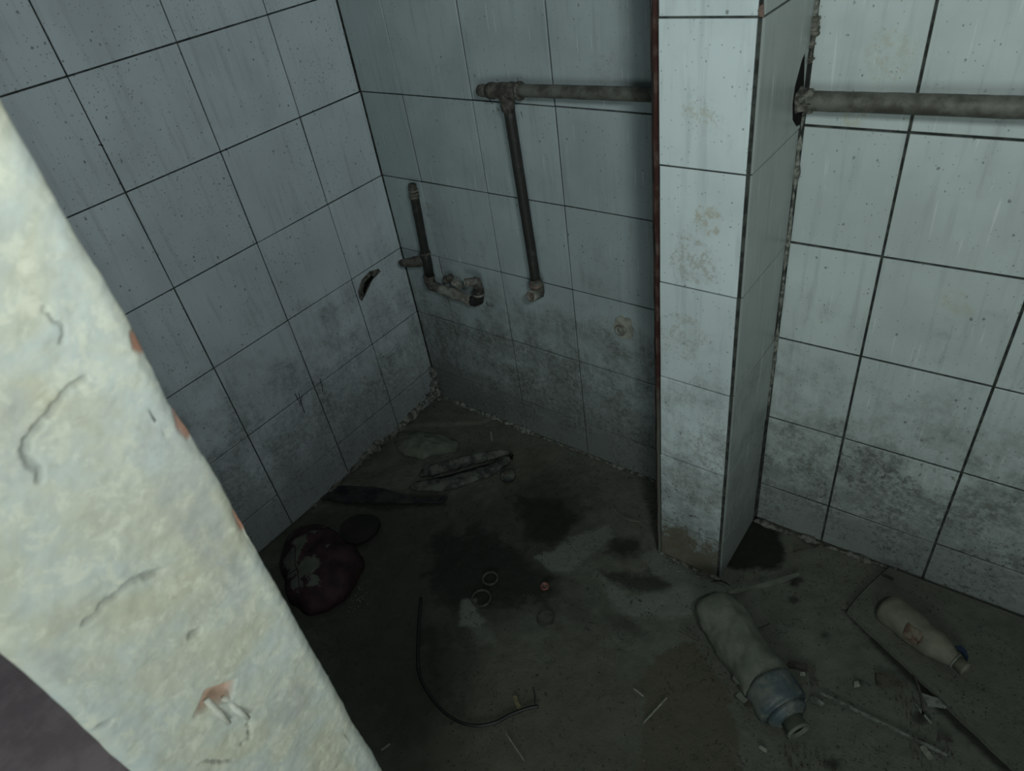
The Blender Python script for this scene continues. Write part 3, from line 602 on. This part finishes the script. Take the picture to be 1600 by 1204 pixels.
sh = body([(0.675, 1.0), (0.70, 1.03), (0.84, 1.0), (0.855, 0.95)], t0, ax, Ln, 0.047, M['dust_blue'], bg_, 'shoulder', 0.004, 22, 5)
tag(sh, 'bluish shoulder')
body([(0.85, 0.95), (0.862, 0.80), (0.872, 0.76), (0.880, 0.82), (0.905, 0.78), (0.915, 0.62), (0.922, 0.60), (0.93, 0.52)], t0, ax, Ln, 0.047, M['dust_blue'], sh, 'stepped_ring', 0.001, 40, 3)
nk = t0+ax*Ln*0.90; hollow('neck', nk, nk+ax*(Ln*0.115), 0.020, 0.0155, M['dust'], bg_, bead=0.002)
bm = bmesh.new(); lathe(bm, nk+ax*Ln*0.09, ax, [(0, 0.016), (0.001, 0.016)], 18); link('neck_bore', bm, M['hole'], bg_)
# crumbs and leaf scraps lodged along its left flank
for k, (u, v) in enumerate(((1153, 1062), (1163, 1075), (1160, 1090), (1172, 1098))):
    pz = 0.03; bm = bmesh.new(); pts = ragged((u, v), 9, 8, lambda a, b: F(a, b, pz), 30+k, 0.3, 1.2, 0.6, 0.8); slab(bm, pts, 0.002); dent(bm, 0.003, 100, k)
    tag(link('dirt_flake', bm, M['scrap_dark' if k % 2 else 'dust'], bg_))
# ------------------------------------------------------------------ board with the smaller bottle on it
bpts = [(1325, 952), (1342, 930), (1388, 889)]
P3 = [F(*p, 0.011) for p in bpts]
far = F(1388, 889, 0.011); P3[-1].y = min(P3[-1].y, 0.004)
e1_ = F(1590, 1204, 0.011); dirv = (e1_-P3[0]).normalized(); end = P3[0]+dirv*0.62
bm = bmesh.new(); pts = [P3[0]+dirv*0.62*k/24+Vector((random.uniform(-.001, .001), random.uniform(-.001, .001), 0)) for k in range(25)]
pts += [Vector((1.95, end.y, .011)), Vector((1.95, 0.018, 0.011)), Vector((P3[-1].x, 0.003, 0.011)), P3[1]]
slab(bm, pts, 0.012); bmesh.ops.triangulate(bm, faces=bm.faces); 
bmesh.ops.subdivide_edges(bm, edges=[e for e in bm.edges if e.calc_length() > 0.05], cuts=2, use_grid_fill=True); dent(bm, 0.003, 12, 3)
tag(link('board', bm, M['floor']), 'dust-covered flat board lying along the foot of the right wall under the small bottle', 'board')
sbt = empty('plastic_bottle', F(1445, 1000, 0.012), 'smaller cream-coloured dusty bottle lying on the board with a torn label', 'bottle')
ZB2 = 0.012+0.030; q0 = F(1380, 945, ZB2-.006); q1 = F(1508, 1044, ZB2-0.010); ax2 = q1-q0; L2 = ax2.length; ax2.normalize()
pr = [(0, 0.62), (0.015, 0.82), (0.05, 0.96), (0.12, 1.0), (0.42, 0.99), (0.50, 0.90), (0.58, 0.93), (0.66, 0.92), (0.78, 0.72), (0.86, 0.50), (0.90, 0.42)]
body(pr, q0, ax2, L2, 0.030, M['bottle2'], sbt, 'body', 0.004, 28, 7, zmin=0.0135)
n0 = q0+ax2*L2*0.885; bm = bmesh.new(); lathe(bm, n0, ax2, [(0, 0.0155), (0.0025, 0.0155), (0.0025, 0.0125)], 24); link('neck_flange', bm, M['scrap'], sbt)
hollow('neck', n0+ax2*0.002, n0+ax2*0.022, 0.0125, 0.010, M['bottle2'], sbt, bead=0.0012)
bm = bmesh.new(); lathe(bm, n0+ax2*0.017, ax2, [(0, 0.0102), (0.001, 0.0102)], 18); link('neck_bore', bm, M['scrap_dark'], sbt)
# torn label: curved patch on the lower-left flank
def flank(t_, a, r):   # point on bottle surface
    up = Vector((0, 0, 1)); s = ax2.cross(up).normalized(); upp = s.cross(ax2); return q0+ax2*L2*t_+(s*math.sin(a)+upp*math.cos(a))*r
bm = bmesh.new(); rnd = random.Random(3); G = []
for i in range(9):
    t_ = 0.36+0.20*i/8; row = []
    for j in range(9):
        a = 0.55+0.95*j/8+rnd.uniform(-.06, .06)*(j in (0, 8)); rr = 0.0312-0.0025*max(0, (t_-.44)/.1)*(t_ < .55)+rnd.uniform(0, .0008)
        row.append(bm.verts.new(flank(t_+rnd.uniform(-.012, .012)*(i in (0, 8)), a, rr)))
    G.append(row)
for i in range(8):
    for j in range(8):
        if (i, j) in ((0, 7), (1, 7), (7, 0), (0, 6), (7, 7)): continue
        bm.faces.new((G[i][j], G[i+1][j], G[i+1][j+1], G[i][j+1]))
lo_ = link('torn_label', bm, M['label'], sbt); md = lo_.modifiers.new('s', 'SOLIDIFY'); md.thickness = 0.0006; lo_['label'] = 'torn orange-brown label scrap'
cr = [(1492, 1008), (1502, 1008), (1510, 1015), (1514, 1026), (1511, 1034), (1509, 1026), (1503, 1017), (1495, 1013)]
bm = bmesh.new(); slab(bm, [F(*p, 0.030) for p in cr], 0.004); bmesh.ops.bevel(bm, geom=list(bm.edges), offset=0.0008, segments=1, affect='EDGES')
bc = link('cap_ring', bm, M['blue'], sbt); bc['label'] = 'blue tamper ring'
# ------------------------------------------------------------------ deflated ball
def ball():
    cen = F(498, 896, 0.03); cen.z = 0.028
    e = empty('ball', Vector((cen.x, cen.y, 0)), 'burst maroon ball with grey dust patches lying by the left wall', 'ball')
    out = [(440, 862), (452, 838), (472, 822), (515, 824), (532, 838), (545, 850), (566, 868), (560, 900), (540, 930), (512, 950), (480, 960), (462, 945), (445, 905)]
    pts = [F(*p, 0.012) for p in out]; cx = sum(p.x for p in pts)/len(pts); cy = sum(p.y for p in pts)/len(pts)
    ang = sorted((math.atan2(p.y-cy, p.x-cx), math.hypot(p.x-cx, p.y-cy)) for p in pts)
    def rad(a):
        a = (a+math.pi) % (2*math.pi)-math.pi; A = [ang[-1]] if False else ang
        for (a0_, r0_), (a1_, r1_) in zip(A, A[1:]+[(A[0][0]+2*math.pi, A[0][1])]):
            for aa in (a, a+2*math.pi):
                if a0_ <= aa <= a1_: return r0_+(r1_-r0_)*(aa-a0_)/(a1_-a0_)
        return 0.07
    def surf(s, a):      # s 0 centre .. 1 rim ; dome with sunken west side
        r = rad(a)*s; x = cx+r*math.cos(a); y = cy+r*math.sin(a); h = 0.060*math.sqrt(max(0, 1-s**2.2))+0.003
        west = max(0, math.cos(a-math.radians(200)))*s; h *= 1-0.30*west
        h += 0.008*math.sin(x*70+1)*math.cos(y*60)*(1-s)
        return Vector((x, y, h))
    bm = bmesh.new(); n = 64; c0 = bm.verts.new(surf(0, 0)); prev = None
    for i in range(1, 25):
        s = i/24; ring = [bm.verts.new(surf(s, 2*math.pi*k/n)) for k in range(n)]
        for k in range(n):
            if prev: bm.faces.new((prev[k], ring[k], ring[(k+1) % n], prev[(k+1) % n]))
            else: bm.faces.new((c0, ring[k], ring[(k+1) % n]))
        prev = ring
    ring = [bm.verts.new((v.co.x*.97+cx*.03, v.co.y*.97+cy*.03, 0.0005)) for v in prev]
    for k in range(n): bm.faces.new((prev[k], ring[k], ring[(k+1) % n], prev[(k+1) % n]))
    dent(bm, 0.007, 28, 9); sk = link('skin', bm, M['maroon'], e, True)
    # seams: outer arc, inner seam, cross seams (projected on the dome)
    from mathutils.bvhtree import BVHTree
    dg = [v.co+e.location for v in sk.data.vertices]; bv = BVHTree.FromPolygons(dg, [list(p.vertices) for p in sk.data.polygons])
    def onball(u, v):
        r = Vector(ray(u, v)).normalized(); h = bv.ray_cast(Vector(CAM), r); return h[0] if h[0] else F(u, v, 0.012)
    for s in ([(515, 824), (490, 822), (470, 823), (452, 836), (445, 850), (440, 866), (438, 882), (440, 895), (445, 905)], [(462, 856), (461, 870), (461, 882), (465, 890), (467, 905), (468, 922), (467, 932)],
              [(447, 843), (453, 850), (462, 854)], [(451, 853), (447, 862), (443, 872), (441, 878)], [(441, 878), (446, 885), (450, 893)], [(445, 905), (450, 898), (463, 889)], [(471, 822), (470, 830)]):
        P = [];
        for a, b in zip(s, s[1:]):
            for k in range(4): P.append(onball(a[0]+(b[0]-a[0])*k/4, a[1]+(b[1]-a[1])*k/4))
        P.append(onball(*s[-1])); bm = bmesh.new(); tube(bm, P, 0.0016, 6); link('seam', bm, M['black'], e)
    # powder at its foot
    pb = bmesh.new(); rnd = random.Random(2)
    for k in range(70):
        p = F(rnd.gauss(560, 9), rnd.gauss(935, 9), 0.001); s = rnd.uniform(.0006, .0018); bmesh.ops.create_icosphere(pb, subdivisions=1, radius=s, matrix=Matrix.Translation(p))
    o = link('spilt_powder', pb, M['scrap']); tag(o, 'small scatter of pale powder on the floor beside the maroon ball', 'powder', kind='stuff')
    # separate dark oval disc
    op = [(532, 818), (545, 807), (560, 802), (580, 802), (592, 808), (595, 818), (588, 832), (572, 845), (556, 851), (540, 846), (531, 834)]
    bm = bmesh.new(); slab(bm, [F(*p, 0.012) for p in op], 0.009); bmesh.ops.bevel(bm, geom=list(bm.edges), offset=0.0025, segments=2, affect='EDGES'); bmesh.ops.subdivide_edges(bm, edges=bm.edges[:], cuts=1)
    tag(link('rubber_disc', bm, M['flap'], None, False), 'black oval rubber disc touching the top right of the maroon ball', 'disc')
ball()
# ------------------------------------------------------------------ debris in the corner
def lobe(name, spine, width, height, mat, parent, seed, z0=0.0, n=30):
    """long cushion-like strip: spine px points on floor, half-width profile"""
    bm = bmesh.new(); P = [F(*p, 0.0) for p in spine]; rings = []
    for k in range(n+1):
        t_ = k/n*(len(P)-1); i = min(int(t_), len(P)-2); c = P[i].lerp(P[i+1], t_-i); d = (P[i+1]-P[i]).normalized(); s = Vector((-d.y, d.x, 0))
        w = width*math.sqrt(max(0.02, 1-(2*(k/n)**1.15-1)**4))*(1-0.35*k/n); h = height*math.sqrt(max(0.03, 1-(2*k/n-1)**6))
        rings.append([bm.verts.new(c+s*w*math.cos(a)+Vector((0, 0, z0+max(0, h*math.sin(a))))) for a in [math.pi*j/10 for j in range(11)]]+[bm.verts.new(c-s*w*.9+Vector((0, 0, z0))), bm.verts.new(c+s*w*.9+Vector((0, 0, z0)))])
    m_ = len(rings[0])
    for a, b in zip(rings, rings[1:]):
        for j in range(m_): bm.faces.new((a[j], a[(j+1) % m_], b[(j+1) % m_], b[j]))
    bm.faces.new(rings[0]); bm.faces.new(rings[-1]); bmesh.ops.recalc_face_normals(bm, faces=bm.faces); dent(bm, 0.004, 60, seed); dent(bm, 0.002, 170, seed)
    return link(name, bm, mat, parent, True)
rs = empty('rubber_sandal', F(730, 735), 'dusty black split rubber sole, boat shaped with a dark slot, lying in the corner', 'footwear')
lobe('upper_lip', [(656, 744), (690, 733), (740, 720), (800, 708)], 0.019, 0.024, M['rubber'], rs, 1)
lobe('lower_lip', [(640, 762), (700, 757), (760, 738), (801, 714)], 0.026, 0.014, M['rubber'], rs, 4)
bm = bmesh.new(); slab(bm, [F(*p, 0.008) for p in ((650, 752), (700, 742), (770, 722), (802, 709), (800, 716), (760, 734), (700, 750), (655, 758))], 0.006); link('slot', bm, M['hole'], rs)
def sheet(name, px_, z, mat, label, cat, amp=0.004, sc=25, th=0.0015, seed=1, cuts=3):
    bm = bmesh.new(); pts = [F(*p, z) for p in px_]; slab(bm, pts, th); bmesh.ops.triangulate(bm, faces=bm.faces)
    bmesh.ops.subdivide_edges(bm, edges=bm.edges[:], cuts=cuts); dent(bm, amp, sc, seed)
    return tag(link(name, bm, mat), label, cat)
sheet('plastic_sheet', [(463, 768), (520, 757), (600, 762), (628, 772), (660, 779), (700, 776), (690, 785), (620, 786), (545, 783), (500, 778)], 0.004, M['rag'], 'dark blue plastic sheet scrap half under the split sole in the corner', 'sheet', 0.006)
# pale plastic bag half buried
def crumple(name, out, h, mat, label, cat, seed=0, amp=0.006, sc=45):
    pts = [F(*p, 0.003) for p in out]; cx = sum(p.x for p in pts)/len(pts); cy = sum(p.y for p in pts)/len(pts); bm = bmesh.new(); prev = None
    m_ = []
    for a, b in zip(pts, pts[1:]+pts[:1]):
        for k in range(5): m_.append(a.lerp(b, k/5))
    c0 = bm.verts.new((cx, cy, h))
    for i in range(1, 11):
        s = i/10; ring = [bm.verts.new((cx+(p.x-cx)*s, cy+(p.y-cy)*s, h*(1-s**2.5)+0.0008)) for p in m_]; n = len(ring)
        for k in range(n):
            if prev: bm.faces.new((prev[k], ring[k], ring[(k+1) % n], prev[(k+1) % n]))
            else: bm.faces.new((c0, ring[k], ring[(k+1) % n]))
        prev = ring
    lowr = [bm.verts.new((v.co.x, v.co.y, 0)) for v in prev]; n = len(prev)
    for k in range(n): bm.faces.new((prev[k], lowr[k], lowr[(k+1) % n], prev[(k+1) % n]))
    bm.faces.new(lowr); bmesh.ops.recalc_face_normals(bm, faces=bm.faces); dent(bm, amp, sc, seed); dent(bm, amp*.5, sc*2.5, seed+1)
    for v in bm.verts: v.co.z = max(v.co.z, 0)
    return tag(link(name, bm, mat, None, True), label, cat)
crumple('plastic_bag', [(617, 690), (622, 674), (650, 672), (690, 676), (716, 690), (712, 706), (680, 710), (660, 716), (636, 712), (622, 702)], 0.022, M['dust'], 'dust-covered crumpled plastic bag lying in the corner behind the split sole', 'bag', 3)
# round cap
cc_ = F(794, 745, 0.0); cr_ = empty('bottle_cap', cc_, 'dusty round black cap beside the tip of the split sole', 'cap')
bm = bmesh.new(); lathe(bm, cc_, (0, 0, 1), [(0, 0.021), (0.010, 0.0205), (0.014, 0.019), (0.017, 0.013), (0.018, 0.004)], 28); dent(bm, 0.0012, 90); link('crown', bm, M['rubber'], cr_, True)
bm = bmesh.new(); lathe(bm, cc_+Vector((-.001, -.001, 0.0165)), (0, 0, 1), [(0, 0.0095), (0.003, 0.009), (0.004, 0.006)], 20); link('button', bm, M['scrap_dark'], cr_, True)
# rings and small cap
def torus(name, u, v, R, r, mat, label, cat, z=0.002, arc=1.0, sx=1.0):
    c = F(u, v, z); bm = bmesh.new(); n = 30; P = [c+Vector((R*sx*math.cos(2*math.pi*arc*k/n), R*math.sin(2*math.pi*arc*k/n), 0)) for k in range(n+1)]; tube(bm, P, r, 8)
    return tag(link(name, bm, mat, None, True), label, cat)
torus('ring', 853, 966, 0.018, 0.0019, M['ring'], 'dusty plastic ring on the floor in front of the small pink cap', 'ring')
torus('ring', 766, 903, 0.017, 0.0030, M['ring'], 'upper of two faint rings left of the small pink cap', 'ring')
torus('ring', 752, 934, 0.021, 0.0028, M['ring'], 'lower of two faint rings left of the small pink cap', 'ring')
k_ = F(851, 917, 0.0); kk = empty('bottle_cap', k_, 'small pink-brown bottle cap lying on the dark stain', 'cap')
bm = bmesh.new(); lathe(bm, k_, (0, 0, 1), [(0, 0.0105), (0.005, 0.0105), (0.006, 0.0098), (0.006, 0.0068), (0.0035, 0.0062), (0.0035, 0.001)], 24); link('rim', bm, M['pinkcap'], kk, True)
bm = bmesh.new(); box(bm, k_+Vector((-.005, -.0012, 0.003)), k_+Vector((.005, .0012, 0.0045)), 0.0003); link('liner', bm, M['scrap'], kk)
# cable
def spline(pts, n=6):
    out = []; P = [pts[0]]+list(pts)+[pts[-1]]
    for i in range(1, len(P)-2):
        for k in range(n):
            t_ = k/n; a, b, c, d = P[i-1], P[i], P[i+1], P[i+2]
            out.append(0.5*((2*b)+(c-a)*t_+(2*a-5*b+4*c-d)*t_*t_+(3*b-a-3*c+d)*t_**3))
    return out+[pts[-1]]
ce = empty('cable', F(740, 1133), 'black bent cable curving across the dark floor', 'cable')
bm = bmesh.new(); tube(bm, spline([F(*p, 0.004) for p in ((658, 934), (655, 970), (653, 1020), (655, 1052), (668, 1080), (690, 1108), (715, 1126), (742, 1133), (772, 1129), (800, 1115), (825, 1106), (841, 1103))]), 0.0034, 10); link('sheath', bm, M['cable'], ce, True)
bm = bmesh.new(); tube(bm, spline([F(838, 1103, .004), F(836, 1096, .008), F(836, 1085, 0.012), F(833, 1073, .016)]), 0.0010, 6); link('bare_wire', bm, M['cable'], ce, True)
# yellow stub, straws, slivers
def sliver(name, a, b, w, mat, label, cat, group=None, z=0.003, h=0.0015, bend=0.0, seed=0):
    A = F(*a, z); Bv = F(*b, z); d = (Bv-A).normalized(); s = Vector((-d.y, d.x, 0)); n = 8; bm = bmesh.new(); rings = []
    rnd = random.Random(seed)
    for k in range(n+1):
        t_ = k/n; c = A.lerp(Bv, t_)+s*bend*math.sin(math.pi*t_); ww = w*rnd.uniform(0.75, 1.1)*(0.6 if k in (0, n) else 1)
        rings.append([bm.verts.new(c+s*ww/2), bm.verts.new(c+s*ww/2+Vector((0, 0, h))), bm.verts.new(c-s*ww/2+Vector((0, 0, h))), bm.verts.new(c-s*ww/2)])
    for x, y in zip(rings, rings[1:]):
        for j in range(4): bm.faces.new((x[j], x[(j+1) % 4], y[(j+1) % 4], y[j]))
    bm.faces.new(rings[0]); bm.faces.new(rings[-1]); bmesh.ops.recalc_face_normals(bm, faces=bm.faces)
    return tag(link(name, bm, mat), label, cat, group)
sliver('card_strip', (803, 1087), (812, 1108), 0.009, M['yellow'], 'short yellowed strip touching the end of the black cable', 'scrap', seed=1)
sliver('stick', (1138, 927), (1248, 897), 0.010, M['dust'], 'long thin dusty stick lying between the pillar foot and the large bottle', 'stick', h=0.004, bend=-0.004, seed=2)
sliver('stick', (1281, 1082), (1480, 1180), 0.006, M['scrap'], 'long thin stick running from the rubble beside the large bottle to the lower edge', 'stick', seed=3)
sliver('straw', (1005, 1130), (1042, 1090), 0.003, M['straw'], 'pale straw on the olive damp floor right of the cable', 'straw', seed=4)
sliver('straw', (790, 1145), (820, 1190), 0.002, M['straw'], 'thin pale straw below the black cable', 'straw', seed=5)
sliver('straw', (990, 1076), (1006, 1088), 0.003, M['straw'], 'shortest pale straw, above the other one on the olive damp floor', 'straw', seed=6)
sliver('paper_strip', (1440, 1165), (1455, 1186), 0.012, M['straw'], 'pale paper strip crossing the long thin stick near the lower edge', 'scrap', seed=7)
sliver('wood_splinter', (1466, 1148), (1490, 1158), 0.008, M['scrap_dark'], 'dark brown splinter above the pale paper strip', 'splinter', seed=8)
sliver('paper_strip', (1186, 1166), (1198, 1174), 0.007, M['straw'], 'small pale paper shred left of the large bottle neck', 'scrap', seed=9)
sliver('wood_splinter', (1240, 862), (1284, 851), 0.006, M['scrap_dark'], 'thin dark splinter at the foot of the right wall', 'splinter', h=0.004, seed=10)
sliver('wood_splinter', (1378, 897), (1396, 905), 0.007, M['scrap_dark'], 'short dark splinter at the rear corner of the board', 'splinter', z=0.0125, seed=11)
sliver('twig', (1424, 1047), (1442, 1122), 0.004, M['scrap_dark'], 'thin dark twig beside the edge of the board', 'twig', bend=0.006, seed=12)
sliver('twig', (1430, 1100), (1455, 1130), 0.005, M['scrap'], 'pale twig crossing the foot of the thin dark twig', 'twig', seed=13)
sliver('twig', (1060, 985), (1092, 1002), 0.0018, M['scrap_dark'], 'hair-thin twig left of the large bottle', 'twig', seed=14)
sliver('twig', (1180, 985), (1203, 974), 0.0018, M['scrap_dark'], 'hair-thin twig right of the large bottle', 'twig', seed=15)
sliver('wire', (1112, 908), (1140, 914), 0.0022, M['cable'], 'bent black wire scrap at the pillar\'s front corner', 'wire', bend=0.006, seed=16)
sliver('grass_blade', (958, 795), (1000, 815), 0.003, M['dust'], 'thin dusty blade of straw left of the pillar foot', 'straw', bend=-0.01, seed=17)
sliver('straw', (596, 1172), (610, 1162), 0.004, M['straw'], 'pale straw beside the plastered wall end at the lower edge', 'straw', seed=18)
sliver('screw', (767, 674), (769, 690), 0.005, M['straw'], 'pale upright sliver on the corner slab above the split sole', 'sliver', z=0.005, seed=19)
# broken shard pieces by the bottle shoulder
shards = [([(1226, 1040), (1236, 1031), (1258, 1034), (1276, 1045), (1272, 1052), (1250, 1044), (1238, 1042)], 'scrap_dark', 'bent brown shard at the top of the rubble right of the large bottle'),
          ([(1225, 1045), (1240, 1044), (1262, 1052), (1255, 1068), (1236, 1070), (1226, 1060)], 'board', 'flat grey shard in the middle of the rubble right of the large bottle'),
          ([(1242, 1082), (1248, 1083), (1260, 1092), (1257, 1097), (1247, 1092)], 'scrap', 'pale shard nearest the large bottle shoulder'),
          ([(1265, 1087), (1272, 1087), (1288, 1098), (1284, 1102), (1267, 1094)], 'scrap', 'pale oblong shard where the long thin stick begins'),
          ([(1264, 1062), (1276, 1063), (1280, 1070), (1270, 1070)], 'scrap_dark', 'small dark shard in the rubble right of the large bottle'),
          ([(1250, 1049), (1258, 1049), (1259, 1055), (1250, 1055)], 'straw', 'tiny whitish chip on the flat grey shard'),
          ([(1334, 1064), (1341, 1063), (1343, 1070), (1335, 1072)], 'straw', 'single whitish pebble between the large bottle and the board'),
          ([(1368, 1050), (1378, 1050), (1402, 1056), (1402, 1062), (1420, 1070), (1392, 1070), (1370, 1068)], 'scrap_dark', 'dark crumpled scrap beside the edge of the board'),
          ([(1440, 1082), (1468, 1090), (1480, 1104), (1450, 1100)], 'scrap', 'grey flake beside the crossed twigs')]
for k, (pp, mt, lb_) in enumerate(shards):
    z = 0.004+0.002*(k % 3); bm = bmesh.new(); slab(bm, [F(*p, z) for p in pp], z-0.0005); bmesh.ops.triangulate(bm, faces=bm.faces); bmesh.ops.subdivide_edges(bm, edges=bm.edges[:], cuts=1); dent(bm, 0.0025, 70, k)
    tag(link('shard', bm, M[mt]), lb_, 'shard')
# grit on the floor (uncountable)
KEEP = [FP(k) for k in ([(425, 850), (470, 805), (600, 790), (605, 850), (575, 900), (520, 965), (460, 970)], [(600, 660), (720, 660), (830, 700), (820, 770), (700, 790), (450, 790), (460, 755)],
                        [(645, 930), (665, 930), (668, 1060), (700, 1100), (745, 1122), (840, 1090), (845, 1112), (745, 1145), (690, 1120), (650, 1060)], [(1070, 930), (1150, 910), (1275, 1100), (1265, 1165), (1190, 1150)], [(1318, 955), (1345, 925), (1395, 880), (1700, 1100), (1660, 1250)])]
def grit(name, n, region, smin, smax, mat, label, seed, z=0.0):
    rnd = random.Random(seed); bm = bmesh.new()
    P = np.array(FP(region)); x0, y0 = P.min(0); x1, y1 = P.max(0); c = 0
    while c < n:
        x = rnd.uniform(x0, x1); y = rnd.uniform(y0, y1)
        if poly_sd(np.array([x]), np.array([y]), P)[0] < 0 or any(poly_sd(np.array([x]), np.array([y]), K)[0] > 0 for K in KEEP): continue
        s = smin+(smax-smin)*rnd.random()**3
        bmesh.ops.create_icosphere(bm, subdivisions=1, radius=s, matrix=Matrix.Translation((x, y, z+s*.2)) @ Euler((rnd.random()*3, rnd.random()*3, rnd.random()*6)).to_matrix().to_4x4() @ Matrix.Diagonal((1, rnd.uniform(.4, 1), rnd.uniform(.3, .8), 1))); c += 1
    return tag(link(name, bm, mat), label, 'grit', kind='stuff')
allf = [(460, 830), (640, 690), (800, 660), (1015, 760), (1020, 880), (1125, 920), (1215, 860), (1380, 895), (1320, 960), (1560, 1200), (620, 1200)]
grit('grit', 650, allf, 0.0006, 0.0022, M['scrap_dark'], 'dark grit scattered over the concrete floor', 1)
grit('grit', 120, allf, 0.0005, 0.0016, M['scrap'], 'pale crumbs scattered over the concrete floor', 2)
grit('grit', 180, [(1390, 1060), (1425, 1080), (1510, 1204), (1420, 1204)], 0.0008, 0.0035, M['scrap_dark'], 'coarse dirt along the open edge of the board', 3)
grit('grit', 120, [(1040, 868), (1130, 905), (1145, 915), (1090, 905), (1030, 880)], 0.0008, 0.003, M['mortar'], 'mortar crumbs along the pillar foot', 4)
grit('grit', 90, [(1225, 1160), (1290, 1170), (1310, 1204), (1230, 1204)], 0.0008, 0.0035, M['scrap_dark'], 'coarse dirt below the neck of the large bottle', 5)
